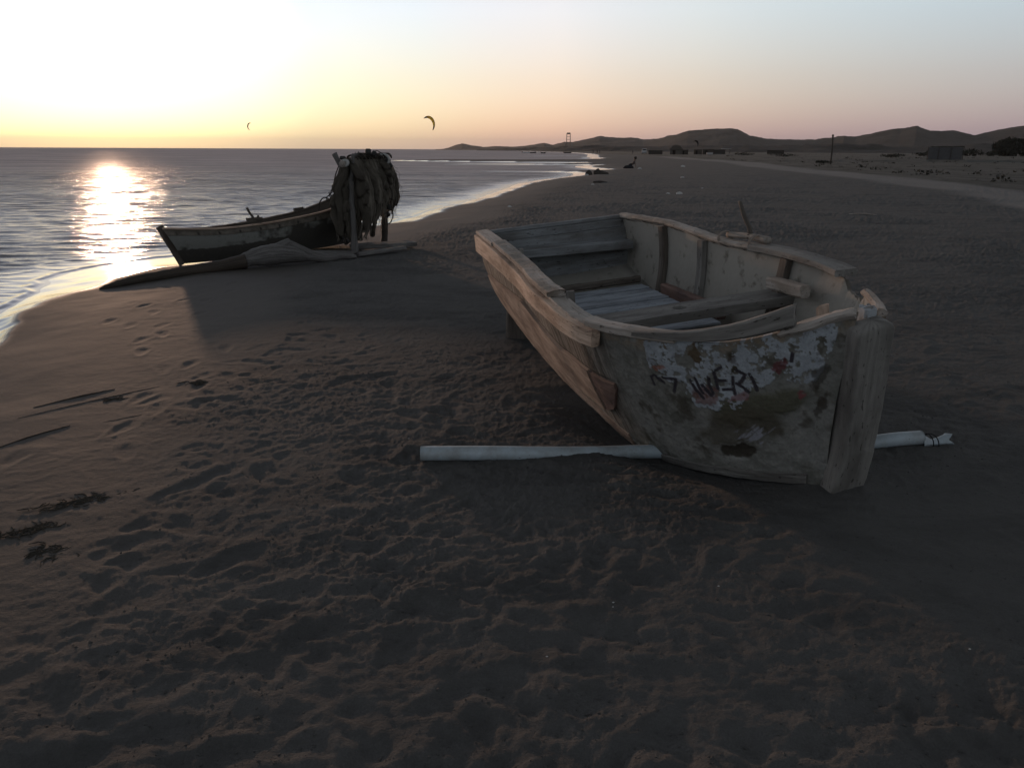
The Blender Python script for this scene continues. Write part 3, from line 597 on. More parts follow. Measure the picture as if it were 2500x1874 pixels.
def ragged(q, sg):
    if sg < 0: return .012*fbm2(q*60, q*0, 3, 3)+.0*q
    r = .07*sst(q, .715, .73)*(1-sst(q, .775, .80))+.02*fbm2(q*160, q*0, 3, 9)*sst(q, .715, .73)+.05*sst(q, .87, .9)
    return r+.01*fbm2(q*50, q*0, 3, 4)
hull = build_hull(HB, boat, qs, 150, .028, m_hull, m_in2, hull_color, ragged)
# transom boards
mw_blue = wood('transom_timber', (.17, .175, .18), (.24, .245, .25), (.12, .115, .11))
mw_pale = wood('bleached_timber', (.30, .265, .235), (.42, .375, .335), (.24, .20, .165), b=.005)
mw_dark = wood('dark_timber', (.10, .085, .07), (.16, .135, .115), (.07, .055, .045))
mw_red = wood('reddish_timber', (.17, .105, .085), (.23, .15, .12), (.12, .08, .07))
mw_floor = wood('painted_floorboard', (.30, .33, .37), (.40, .43, .47), (.20, .21, .23), b=.003)
mw_strake = wood('strake_timber', (.35, .255, .195), (.48, .36, .28), (.22, .155, .12), b=.004)
mw_strip = wood('sunlit_strip_timber', (.46, .335, .25), (.64, .475, .365), (.32, .22, .16), b=.005)  # low-sun warmth and brightness are partly put into this base colour
mw_post = wood('stem_timber', (.17, .16, .145), (.24, .225, .205), (.12, .11, .10), b=.004)
mw_white = wood('white_painted_timber', (.22, .21, .20), (.30, .30, .30), (.15, .13, .12), paint=(.34, .355, .37), b=.003)
g0 = HB.G(0, 1); c0 = HB.C(0, 1)
tb = MB(); nrow = 9; ncol = 40
Vv = []; Fc = []
for side_ in (0, 1):
    for i in range(nrow+1):
        f = i/nrow
        for j in range(ncol+1):
            y = -1+2*j/ncol; w2 = g0[1]*(1-f)+c0[1]*f; l = g0[0]*(1-f)+c0[0]*f+(.034 if side_ else .0); zz = g0[2]*(1-f)+c0[2]*f-.005-.0*f
            Vv.append((l-.004, y*(w2-.003), zz))
n1_ = (nrow+1)*(ncol+1)
for i in range(nrow):
    for j in range(ncol):
        a = i*(ncol+1)+j; Fc.append((a, a+ncol+1, a+ncol+2, a+1)); Fc.append((n1_+a, n1_+a+1, n1_+a+ncol+2, n1_+a+ncol+1))
for j in range(ncol): Fc.append((j, j+1, n1_+j+1, n1_+j)); b_ = nrow*(ncol+1); Fc.append((b_+j, n1_+b_+j, n1_+b_+j+1, b_+j+1))
Vv = np.array(Vv); tb.add(Vv, Fc, Vv[:, [1, 2, 0]]); tb.build('transom', mw_blue, boat)
mb = MB(); plank(mb, (g0[0]+.02, -g0[1]+.04, g0[2]-.0), (g0[0]+.02, g0[1]-.04, g0[2]-.0), .055, .035, seed=4); mb.build('transom_cap', mw_blue, boat)
mb = MB(); plank(mb, (g0[0]+.055, -g0[1]+.05, g0[2]-.06), (g0[0]+.055, g0[1]-.05, g0[2]-.06), .03, .07, seed=5); mb.build('transom_beam', mw_blue, boat)
def rail(name, sg, q0, q1, o0, o1, z0, z1, mat, seed, wob=.003, jag=.01, taper=None, c=.006, label=None, roundness=None, anchor=0):
    """plank bent along the gunwale between arc fractions; o = outward offsets, z = offsets from the gunwale line"""
    a = np.arange(HB.arc(q0), HB.arc(q1), .03); q = HB.fromarc(np.r_[a, HB.arc(q1)]); P = HB.G(q, sg); n = HB.out(q, sg)
    sc_ = np.ones(len(q)) if taper is None else np.interp(np.linspace(0, 1, len(q)), [0, 1], taper)
    w_, h = abs(o1-o0), abs(z1-z0)
    sec = np.array(rect(w_, h, c) if not roundness else circ(1, 12))
    if roundness: sec = sec*np.array([w_/2, h/2])
    zt = max(z0, z1); Vv = []; G = []
    rr_ = np.random.default_rng(seed); jg = (rr_.random((2, len(sec)))-.5)*jag*2
    T = np.gradient(P, axis=0); T /= np.linalg.norm(T, axis=1)[:, None]
    for i in range(len(q)):
        zc_ = (zt-h*sc_[i]/2) if not anchor else (zt-h+h*sc_[i]/2)
        v = P[i]+n[i]*((o0+o1)/2+sec[:, :1])+np.c_[sec*0, (zc_+sec[:, 1]*sc_[i])[:, None]]
        if i == 0: v = v-T[i]*jg[0][:, None]
        if i == len(q)-1: v = v+T[i]*jg[1][:, None]
        Vv.append(v); G.append(np.c_[np.full(len(sec), i*.03+seed*3.7), sec[:, 0], sec[:, 1]+seed])
    Vv = np.concatenate(Vv); k = len(sec); nz = np.stack([fbm3(Vv, 9, 3, seed+i*5)+.5*fbm3(Vv, 42, 2, seed+40+i) for i in range(3)], -1); Vv = Vv+nz*wob
    Fc = [(i*k+j, i*k+(j+1) % k, (i+1)*k+(j+1) % k, (i+1)*k+j) for i in range(len(q)-1) for j in range(k)]
    Fc += [tuple(range(k))[::-1], tuple((len(q)-1)*k+j for j in range(k))]
    if sg > 0: Fc = [f[::-1] for f in Fc]
    o = MB().add(Vv, Fc, np.concatenate(G)).build(name, mat, boat)
    if label: o['label'] = label
    return o
# near side: outer rubbing strake, cap planks, lower strake
rail('rubbing_strake', -1, 0, .775, .002, .056, -.012, -.170, mw_strip, 1, taper=(1, .62), jag=.02)
rail('gunwale_cap', -1, 0.0, .20, -.085, .040, .028, -.004, mw_pale, 2, jag=.012)
rail('gunwale_cap', -1, .203, .625, -.088, .030, .040, .002, mw_pale, 3, jag=.035, wob=.006)
rail('gunwale_cap', -1, .60, .745, -.100, .014, -.004, -.038, mw_pale, 4, jag=.045, wob=.005, label='broken-ended lower cap plank')
rail('gunwale_cap', -1, .75, .87, -.07, .026, .022, -.022, mw_pale, 5, jag=.012, wob=.004)
rail('bow_fender', -1, .828, .962, -.012, .042, .100, -.006, mw_post, 6, jag=.008, c=.010, taper=(.22, 1), anchor=1, label='short whittled plank across the bow')
rail('bow_cap', -1, .952, .998, -.055, .018, .0, -.045, mw_pale, 7, wob=.010, c=.015)
# far side: pole-like cap then flat board, rounded broken bow rim
rail('gunwale_cap', 1, 0.0, .52, -.062, .045, .030, -.022, mw_pale, 8, roundness=True, wob=.006)
rail('gunwale_cap', 1, .49, .715, -.088, .060, .030, -.012, mw_post, 9, jag=.006, label='flat grey cap board')
rail('bow_cap', 1, .79, .885, -.05, .012, -.008, -.05, mw_pale, 11, wob=.006, c=.016, label='weathered broken bow rim')
rail('inwale', -1, .03, .58, -.062, -.032, -.03, -.075, mw_dark, 12)
# lower strake on near side
def strake(name, sg, pts, proud, th_, mat, seed, ends=True):
    """pts: (q, t_top, t_bottom)"""
    pts = np.array(pts, float); q = HB.fromarc(np.arange(HB.arc(pts[0, 0]), HB.arc(pts[-1, 0]), .03)); tt = np.interp(q, pts[:, 0], pts[:, 1]); tb_ = np.interp(q, pts[:, 0], pts[:, 2])
    m = 7; Vv = []; G = []
    for k in range(m):
        f = k/(m-1); tk = tt*(1-f)+tb_*f; P = HB.side(q, tk, sg)+HB.normal(q, tk, sg)*(proud+.003*fbm2(q*90, q*0+k, 2, seed))[:, None]; Vv.append(P); G.append(np.stack([HB.arc(q)+seed*3, tk*.7, 0*q], -1))
    for f in (1, 0):
        tk = tt*(1-f)+tb_*f; Vv.append(HB.side(q, tk, sg)-HB.normal(q, tk, sg)*.006); G.append(np.stack([HB.arc(q)+seed*3, tk*.7, 0*q+1], -1))
    n = len(q); k = m+2; Vv = np.concatenate(Vv); G = np.concatenate(G); Fc = []
    for j in range(k):
        for i in range(n-1): Fc.append((j*n+i, j*n+i+1, ((j+1) % k)*n+i+1, ((j+1) % k)*n+i))
    Fc += [tuple(j*n for j in range(k)), tuple(j*n+n-1 for j in range(k))[::-1]]
    return MB().add(Vv, Fc, G).build(name, mat, boat)
strake('lower_strake', -1, [(.05, .66, .96), (.20, .50, .92), (.36, .385, .885), (.46, .43, .84), (.594, .475, .815), (.678, .44, .77), (.705, .432, .755)], .026, .02, mw_strake, 21)
strake('lower_strake', -1, [(.709, .435, .75), (.745, .43, .66), (.772, .42, .46)], .022, .02, mw_red, 22)
strake('chine_strip', -1, [(.06, .975, 1.0), (.3, .92, 1.0), (.5, .885, 1.0), (.74, .90, 1.0)], .010, .02, mw_strake, 23)
strake('keel_band', -1, [(.80, .95, 1.0), (.9, .935, 1.0), (.985, .93, 1.0)], .010, .02, mw_post, 25)
mb = MB(); P0 = HB.side(np.array([.742, .742]), np.array([.02, .34]), -1)+HB.normal(np.array([.742, .742]), np.array([.02, .34]), -1)*.004
# ribs on both walls
def rib(sg, l, w_, dp, mat, seed, t0=.03, t1=1.0, off=.028, lean=0):
    q = np.full(14, l/HB.L); t = np.linspace(t0, t1, 14); q = q+lean*(t-t0)/HB.L; P = HB.side(q, t, sg)-HB.normal(q, t, sg)*(off+dp/2)
    V_, Fc, G = sweep(P, rect(w_, dp, .006), up=(0, -sg, .2), seed=seed, wob=.004); MB().add(V_, Fc, G).build('rib', mat, boat)
for sg in (-1, 1):
    for k, (l, w_) in enumerate(((.78, .085), (1.43, .085), (2.40, .09), (3.02, .08))[:3 if sg > 0 else 4]): rib(sg, l+(.03 if sg < 0 else 0), w_, .05, mw_post if k % 2 else mw_dark, 30+k+sg, t0=.0 if (sg < 0 and k == 1) else .04)
for sg, l in ((-1, 1.2), (-1, 2.62)):
    mb = MB(); P = HB.G(l/HB.L, sg)-HB.out(l/HB.L, sg)*.11; plank(mb, P+np.array([0, 0, -.18]), P+np.array([0, 0, .035]), .05, .03, up=(1, 0, 0), seed=40+int(l)); mb.build('peg', mw_post, boat)
# stern bench and its front lip
mb = MB(); plank(mb, (.02, -.66, .80), (.06, .66, .755), .22, .03, seed=50); mb.build('stern_bench', mw_blue, boat)
mb = MB(); plank(mb, (.14, -.66, .77), (.18, .67, .725), .035, .075, seed=51); mb.build('bench_apron', mw_blue, boat)
# middle thwart with its mast hole
def board_with_hole(name, x0, x1, y0, y1, z, th_, hx, hy, hr, mat, seed):
    bm = bmesh.new(); nx, ny = 12, 60; ang = np.linspace(0, 2*math.pi, 24, endpoint=False)
    V_ = []; ring = [(hx+hr*math.cos(a), hy+hr*.9*math.sin(a)) for a in ang]; sq = []
    R = hr*1.9
    for a in ang:
        c_, s_ = math.cos(a), math.sin(a); k = R/max(abs(c_), abs(s_)); sq.append((hx+c_*k, hy+s_*k))
    def quad_patch(x0, x1, y0, y1):
        for zz, fl in ((z, 1), (z-th_, 0)):
            nxx = max(1, int((x1-x0)/.04)); nyy = max(1, int((y1-y0)/.04))
            g = [[bm.verts.new((x0+(x1-x0)*i/nxx, y0+(y1-y0)*j/nyy, zz)) for j in range(nyy+1)] for i in range(nxx+1)]
            for i in range(nxx):
                for j in range(nyy):
                    f = (g[i][j], g[i+1][j], g[i+1][j+1], g[i][j+1]); bm.faces.new(f if fl else f[::-1])
    for r in ((x0, x1, y0, hy-R), (x0, x1, hy+R, y1), (x0, hx-R, hy-R, hy+R), (hx+R, x1, hy-R, hy+R)): quad_patch(*r)
    for zz, fl in ((z, 1), (z-th_, 0)):
        a = [bm.verts.new((*p, zz)) for p in ring]; b = [bm.verts.new((*p, zz)) for p in sq]
        for i in range(24):
            f = (a[i], b[i], b[(i+1) % 24], a[(i+1) % 24]); bm.faces.new(f if fl else f[::-1])
        if fl: ra = a
        else:
            for i in range(24): bm.faces.new((ra[i], a[i], a[(i+1) % 24], ra[(i+1) % 24]))
    def wall(p, q_):
        n = max(1, int(math.hypot(q_[0]-p[0], q_[1]-p[1])/.05)); u = [bm.verts.new((p[0]+(q_[0]-p[0])*i/n, p[1]+(q_[1]-p[1])*i/n, z)) for i in range(n+1)]; d = [bm.verts.new((v.co.x, v.co.y, z-th_)) for v in u]
        for i in range(n): bm.faces.new((u[i], u[i+1], d[i+1], d[i]))
    wall((x1, y0), (x0, y0)); wall((x1, y1), (x1, y0)); wall((x0, y1), (x1, y1)); wall((x0, y0), (x0, y1))
    V_ = np.array([v.co[:] for v in bm.verts]); bm.verts.index_update(); Fc = [tuple(v.index for v in f.verts) for f in bm.faces]; bm.free()
    G = V_[:, [1, 0, 2]]+seed; V_ = V_+.004*np.stack([fbm3(V_, 7, 3, seed), 0*V_[:, 0], fbm3(V_, 7, 3, seed+3)], -1)
    return MB().add(V_, Fc, G).build(name, mat, boat)
board_with_hole('thwart', 2.30, 2.60, -.815, .83, .625, .062, 2.44, .04, .052, mw_post, 55)
mb = MB(); plank(mb, (2.44, .735, .705), (2.87, .715, .712), .075, .085, seed=56, wob=.006, c=.014); mb.build('thwart_knee', mw_pale, boat)
mb = MB(); plank(mb, (2.44, -.735, .655), (2.86, -.70, .66), .07, .05, seed=57, wob=.006, c=.014); mb.build('thwart_knee', mw_pale, boat)
# floor boards running athwart, their riser, frames below
for k, (l, wd_, z_) in enumerate(((.62, .20, .405), (.84, .20, .40), (1.06, .21, .40), (1.29, .21, .395), (1.53, .22, .39), (1.78, .22, .385), (2.02, .21, .38))):
    mb = MB(); plank(mb, (l, -.60, z_), (l+.02, .58-.01*k, z_), wd_-.018, .022, seed=60+k, wob=.003, jag=.006); mb.build('floorboard', mw_floor, boat)
mb = MB(); plank(mb, (.95, .625, .43), (2.0, .60, .42), .07, .10, seed=70, wob=.005, c=.012); mb.build('floor_riser', mw_red, boat)
mb = MB(); plank(mb, (.5, -.62, .42), (2.2, -.60, .38), .06, .08, seed=71, wob=.005, c=.012); mb.build('floor_riser', mw_red, boat)
mb = MB(); plank(mb, (.46, -.62, .45), (.48, .60, .45), .05, .06, seed=72, wob=.005, c=.012); mb.build('floor_bearer', mw_dark, boat)
mb = MB(); plank(mb, (3.0, -.52, .28), (3.02, .52, .28), .14, .05, seed=73, wob=.006, c=.012); mb.build('floor_bearer', mw_dark, boat)
mb = MB(); plank(mb, (2.9, -.05, .0), (3.25, .22, .66), .09, .07, up=(1, 0, 0), seed=74, wob=.006, c=.014); 
mb = MB(); plank(mb, (3.60, .36, .35), (3.56, .355, .80), .075, .045, up=(1, .1, 0), seed=75, wob=.006, c=.012, jag=.01); mb.build('mast_step', mw_strake, boat)
# stem: painted head behind, heavy weathered post in front
mb = MB(); plank(mb, (4.10, .03, .03), (4.335, .03, .90), .06, .08, up=(1, 0, 0), seed=80, wob=.004, c=.01); mb.build('stem', mw_dark, boat)
mb = MB(); plank(mb, (4.325, .03, .87), (4.345, .03, .985), .066, .06, up=(1, 0, 0), seed=82, wob=.004, c=.01, jag=.006, step=.02); mb.build('stem_head', mw_white, boat)
def post():
    P = smooth_path([(4.12, .075, -.08), (4.22, .07, .25), (4.32, .035, .6), (4.385, .008, .885)], 10); n = len(P)
    sec = []
    W_, D_ = .092, .055
    for a in np.linspace(0, 2*math.pi, 28, endpoint=False):
        c_, s_ = math.cos(a), math.sin(a); e = .16; sec.append((W_*abs(c_)**e*np.sign(c_), D_*abs(s_)**e*np.sign(s_)))
    P = list(P); scl = [1.0+.03*math.sin(i) *0 for i in range(n)]; top = np.array(P[-1]); T = top-np.array(P[-2]); T /= np.linalg.norm(T)
    for k, f in enumerate((.16, .32, .5, .7, .85, .95, .99)): P.append(top+T*(.060*f**.6)); scl.append(math.sqrt(max(1-f**2.6, .003)))
    V_, Fc, G = sweep(np.array(P), sec, up=(1, 0, 0), scale=np.array(scl), seed=81, wob=.0045)
    MB().add(V_, Fc, G).build('stem_post', mw_post, boat, smooth=False)
post()
# stub tied on far rail with a bent stick
mb = MB(); PA = HB.G(1.66/HB.L, 1)+np.array([0, .03, .045]); PB = HB.G(2.10/HB.L, 1)+np.array([0, .035, .055])
tube(mb, smooth_path([PA, (PA+PB)/2+np.array([0, 0, .012]), PB], 8), np.interp(np.linspace(0, 1, 17), [0, .5, 1], [.022, .024, .030]), 12, 90, .004); stub = mb.build('oar_pin', mw_pale, boat, True)
mb = MB(); b_ = PA*.45+PB*.55; tube(mb, smooth_path([b_, b_+np.array([-.0, .0, .06]), b_+np.array([-.05, -.02, .17]), b_+np.array([-.10, -.015, .245]), b_+np.array([-.135, -.0, .255]), b_+np.array([-.14, .01, .22])], 6), np.interp(np.linspace(0, 1, 31), [0, .2, 1], [.026, .018, .013]), 8, 91, .003); mb.build('bent_stick', mw_dark, stub, True)
m_rope = plain('grey_rope', (.24, .20, .17), .9, .1, .3, 80)
for k, f in enumerate((.02, .80)):
    c_ = PA*(1-f)+PB*f-np.array([0, .03, .02]); mb = MB()
    for j in range(3): tube(mb, [c_+np.array([.009*j-.01, .062*math.cos(a), .052*math.sin(a)]) for a in np.linspace(0, 2*math.pi, 18)], .006, 6, 95+j, .001, up=(1, 0, 0))
    mb.build('lashing', m_rope, stub, True)
bpy.context.view_layer.update()

# block the stern rests on
mb = MB(); gz_ = ground_at(-.0, 7.2)
V_, Fc, G = sweep(np.array([(.12, 7.22, gz_-.05), (.12, 7.22, .38)]), rect(.30, .34, .03), up=(0.2, 1, 0), seed=100, wob=.012)
tag(mb.add(V_, Fc, G).build('prop_block', mw_dark), 'dark wooden block propping up the stern of the large boat', 'block')

# ================================================================ PIPE
m_pvc, t, s = newmat('white_plastic_pipe'); pos = N('ShaderNodeTexCoord', t).outputs['Object']
p1 = noise(t, pos, 5, 5, .6); p2 = noise(t, pos, 38, 3, .5); p3 = noise(t, pos, 8, 6, .7)
c = mixc(t, p1.outputs[0], (.33, .385, .42), (.43, .485, .52)); c = mixc(t, ramp(t, [(.70, (0, 0, 0)), (.74, (1, 1, 1))], p2.outputs[0]).outputs[0], c, (.10, .09, .08)); c = mixc(t, mth(t, 'MULTIPLY', ramp(t, [(.42, (0, 0, 0)), (.66, (1, 1, 1))], p3.outputs[0]).outputs[0], .6), c, (.19, .175, .15))
t.links.new(c, s.inputs['Base Color']); s.inputs['Roughness'].default_value = .45
m_black = plain('black_cord', (.02, .02, .022), .7, .2, .2, 50)
pipe = empty('plastic_pipe', (-.5, 4.12, .03)); tag(pipe, 'long white plastic pipe lying on the sand under the bow of the large boat', 'pipe')
def loc(P): return np.asarray(P, float)-np.array([-.5, 4.12, .03])
mb = MB(); pp = smooth_path([(-.5, 4.12, .047), (-.1, 4.135, .045), (.13, 4.17, .030), (.44, 4.28, -.01), (.84, 4.43, -.055), (1.25, 4.47, -.075), (1.7, 4.44, -.05), (2.0, 4.39, .01), (2.2, 4.37, .048), (2.385, 4.40, .052)], 12)
tube(mb, loc(pp), .0405, 20, 110, .0008); V0, F0, G0 = mb.V[0], mb.F[:-2], mb.G[0]
ins_, Fi, Gi = sweep(loc(pp), circ(1, 20), (.02, .01, 1), scale=np.full(len(pp), .036)); 
nV = len(V0); Fi = [tuple(i+nV for i in f[::-1]) for f in Fi[:-2]]
ends = [(j, (j+1) % 20, nV+(j+1) % 20, nV+j) for j in range(20)]; e0 = (len(pp)-1)*20; ends += [(e0+(j+1) % 20, e0+j, nV+e0+j, nV+e0+(j+1) % 20) for j in range(20)]
MB().add(np.vstack([V0, ins_]), F0+Fi+ends, np.vstack([G0, Gi])).build('pipe_body', m_pvc, pipe, True)
Vv = []; Fc = []
for i, (x, y, h) in enumerate([(2.385, 4.395, .050), (2.42, 4.40, .040), (2.45, 4.405, .024), (2.49, 4.415, .030), (2.53, 4.425, .040), (2.565, 4.435, .046)]):
    for j in range(9):
        a = math.pi*(j/8-.08)*1.1; Vv.append((x+(.02*math.sin(j*2.1) if i == 5 else 0)+.0*j, y-math.cos(a)*h*.95, .008+abs(math.sin(a))*h*1.25))
for i in range(5):
    for j in range(8): Fc.append((i*9+j, i*9+j+1, (i+1)*9+j+1, (i+1)*9+j))
Vv = np.array(Vv); Vv = np.vstack([Vv, Vv-np.array([0, 0, .004])]); nF = len(Fc); Fc = Fc+[tuple(i+54 for i in f[::-1]) for f in Fc]
o = MB().add(loc(Vv), Fc).build('torn_end', m_pvc, pipe, True); o['label'] = 'crushed torn end of the pipe'
mb = MB()
for x, dx in ((2.425, .03), (2.447, .045)): tube(mb, loc([(x+dx*math.cos(a)*.6, 4.405-math.cos(a)*.046, .012+abs(math.sin(a))*.06) for a in np.linspace(0, math.pi, 14)]), .003, 6)
mb.build('cord', m_black, pipe, True)

# ================================================================ SECOND BOAT
print('second boat')
H2 = Hull(2.936, .116, .281, [.10, .33, .486, .544, .537, .474, .372], [.433, .395, .43, .507, .619, .744, .855], [.04, .22, .37, .418, .412, .369, .31], [-.10, -.095, -.067, -.039, -.004, .027, .04], .05)
B2 = boat_matrix(-5.249, 12.811, 2.271, -.063); b2 = empty('fishing_boat', mat=B2); tag(b2, 'dark fishing boat with a worn pale band drawn up behind the net rack', 'boat')
def col2(H, q, t, P, sg):
    C = lambda *v: np.array(v, float); n1 = fbm3(P, 4, 4, 121, .6); n2 = fbm3(P, 18, 4, 131, .6)
    col = np.zeros(P.shape)+C(.045, .040, .034); lim = np.interp(q, [0, .25, .5, .75, 1], [.62, .56, .48, .36, .3]) + .06*n2
    band = (t < lim) & (t > .17); pale = lerp(C(.175, .172, .155), C(.045, .040, .033), np.clip(1.0+3.2*n1+.8*n2-1.35*(1-q*1.3), 0, 1)); col = np.where(band[..., None], pale, col)
    col = np.where((t <= .17)[..., None], lerp(C(.17, .145, .12), C(.09, .075, .06), np.clip(.5+1.5*n2, 0, 1)), col)
    bolts = (np.abs((H.arc(q)*3.1) % 1-.5) < .05) & (np.abs(t-.12) < .04); col = np.where(bolts[..., None], C(.03, .025, .02), col)
    return col, .002*n2+.012*(t < .17)*1.0
build_hull(H2, b2, np.linspace(0, 1, 220), 60, .03, m_hull, mw_dark, col2, lambda q, sg: np.where(q > .15, .008*fbm2(q*40, q*0, 3, 8+sg), 0), zdrop=.0)
for sg in (-1, 1):
    q = np.linspace(0, 1, 60); P = H2.G(q, sg)+H2.out(q, sg)*.0+np.array([0, 0, .012]); V_, Fc, G = sweep(P, rect(.085, .03, .008), seed=130+sg, wob=.005, jag=.02); MB().add(V_, Fc, G).build('gunwale_cap', mw_strake if sg < 0 else mw_dark, b2)
mb = MB(); plank(mb, (-.30, 0, .48), (-.02, 0, -.13), .06, .10, up=(1, 0, 0), seed=133, wob=.006); mb.build('stem_post', mw_dark, b2)
mb = MB(); plank(mb, (H2.G(1, 1)[0]-.02, -.37, .45), (H2.G(1, 1)[0]-.02, .37, .45), .04, .80, seed=134, wob=.006); mb.build('transom', mw_dark, b2)
for k, l in enumerate((.8, 1.5, 2.2)):
    wv = float(hermite(l/H2.L, H2.wg)); zv = float(hermite(l/H2.L, H2.zg)); mb = MB(); plank(mb, (l, -wv+.04, zv-.12), (l, wv-.04, zv-.12), .2, .03, seed=140+k); mb.build('thwart', mw_dark, b2)
# oar pin block on its far rail
p = H2.G(.50, 1); mb = MB(); plank(mb, p+np.array([-.12, 0, .04]), p+np.array([.14, 0, .045]), .09, .05, seed=145, wob=.006); mb.build('pin_block', mw_dark, b2)
mb = MB(); tube(mb, smooth_path([p+np.array([0, 0, .05]), p+np.array([-.06, 0, .15]), p+np.array([-.10, 0, .24])], 5), .022, 8, 146, .004); tube(mb, [p+np.array([.06, 0, .05]), p+np.array([.09, 0, .10])], .02, 8, 147, .004); mb.build('oar_pin', mw_dark, b2)
p = H2.G(.78, 1); mb = MB(); plank(mb, p+np.array([-.12, 0, .03]), p+np.array([.05, 0, .05]), .08, .05, seed=148, wob=.008); mb.build('cleat', mw_dark, b2)

# ================================================================ NET RACK
print('net')
mw_drift = wood('driftwood', (.13, .12, .115), (.19, .18, .17), (.09, .08, .075), b=.006)
mw_driftd = wood('wet_driftwood', (.05, .038, .03), (.08, .06, .045), (.035, .028, .022), b=.006, rough=.6)
A0 = np.array([-2.62, 13.31]); A1 = np.array([-2.42, 15.35])
rack = empty('net_rack', (A0[0], A0[1], ground_at(*A0))); tag(rack, 'driftwood rack of forked posts holding the fishing net beside the far boat', 'rack')
gA = ground_at(*A0); gB = ground_at(*A1)
def L0(P): return np.asarray(P, float)-np.array([A0[0], A0[1], gA])
mb = MB(); tube(mb, L0(smooth_path([(-2.60, 13.30, gA-.25), (-2.61, 13.31, .35), (-2.615, 13.3, .75), (-2.62, 13.3, 1.16)], 8)), np.interp(np.linspace(0, 1, 25), [0, 1], [.062, .050]), 12, 150, .01)
tube(mb, L0(smooth_path([(-2.62, 13.3, 1.10), (-2.70, 13.31, 1.28), (-2.80, 13.32, 1.46), (-2.855, 13.33, 1.575)], 6)), .042, 10, 151, .008, jag=.01)
tube(mb, L0(smooth_path([(-2.615, 13.3, 1.10), (-2.59, 13.3, 1.28), (-2.565, 13.3, 1.45), (-2.54, 13.3, 1.575)], 6)), .036, 10, 152, .008, jag=.01)
for k in range(4): tube(mb, L0([(-2.53, 13.3, 1.53), (-2.515+.012*k, 13.3+.01*k, 1.57+.012*(k % 2)), (-2.50+.02*(k-1), 13.3, 1.61-.03*(k % 3))]), [.018, .012, .004], 6, 153+k, .003)
tube(mb, L0([(-2.60, 13.29, .25), (-2.57, 13.27, .2)]), .02, 6, 157)
mb.build('forked_post', mw_drift, rack, True)
mb = MB(); tube(mb, L0(smooth_path([(A1[0]-.03, A1[1], gB-.25), (A1[0]+.01, A1[1], .4), (A1[0]+.05, A1[1], .9), (A1[0]+.02, A1[1], 1.4)], 8)), .062, 10, 158, .012)
tube(mb, L0([(A1[0]+.03, A1[1], .95), (A1[0]+.17, A1[1]-.02, 1.02), (A1[0]+.26, A1[1]-.04, 1.12)]), [.03, .024, .016], 8, 159, .006); mb.build('rear_post', mw_driftd, rack, True)
mb = MB(); tube(mb, L0(smooth_path([(-2.70, 13.12, 1.42), (-2.6, 14.0, 1.43), (-2.5, 14.7, 1.44), (-2.36, 15.55, 1.46)], 8)), .055, 14, 160, .006); mb.build('crossbar', mw_pale, rack, True)
# ropes hung on the rack
m_dk = plain('dark_float', (.03, .028, .026), .6, .3, .3, 20)
m_line = plain('net_line', (.05, .042, .035), .9, .1, .3, 60)
def rope(name, pts, r, mat, parent, f=L0): 
    mb = MB(); tube(mb, f(smooth_path(pts, 8)), r, 6); return mb.build(name, mat, parent, True)
m_strand = plain('net_twine', (.24, .21, .17), .9, .1, .4, 40)
# net: heavy folded sheet over the bar, ragged hem, with loose strands
m_net, t, s = newmat('fishing_net'); g = attr(t, 'gr').outputs['Vector']
v1 = noise(t, mapv(t, g, (38, 2.2, 1)), 1, 5, .6, .6); v2 = noise(t, mapv(t, g, (6, 5, 1)), 1, 4, .6)
c = mixc(t, ramp(t, [(.36, (0, 0, 0)), (.62, (1, 1, 1))], v1.outputs[0]).outputs[0], (.055, .045, .035), (.25, .22, .18)); c = mixc(t, mth(t, 'MULTIPLY', ramp(t, [(.45, (0, 0, 0)), (.65, (1, 1, 1))], v2.outputs[0]).outputs[0], .6), c, (.10, .085, .068))
t.links.new(c, s.inputs['Base Color']); s.inputs['Roughness'].default_value = .95; s.inputs['Specular IOR Level'].default_value = .1
bump(t, s, v1.outputs[0], .02, 1)
tl = N('ShaderNodeBsdfTranslucent', t); t.links.new(c, tl.inputs[0]); mx = N('ShaderNodeMixShader', t); mx.inputs[0].default_value = .35; t.links.new(s.outputs[0], mx.inputs[1]); t.links.new(tl.outputs[0], mx.inputs[2]); t.links.new(mx.outputs[0], t.nodes['Material Output'].inputs[0])
net = empty('fishing_net', (A0[0], A0[1], gA)); tag(net, 'brown fishing net heaped and draped over the driftwood rack', 'net')
nu, nv = 150, 130; u = np.linspace(0, 1, nu); v = np.linspace(-1, 1, nv); UU, VV = np.meshgrid(u, v, indexing='ij')
barx = np.interp(UU, [0, 1], [-2.66, -2.37]); bary = 13.30+UU*2.22
fold = fbm2(UU*15, VV*.8+4, 4, 170); fold2 = fbm2(UU*42, VV*1.3, 2, 171)
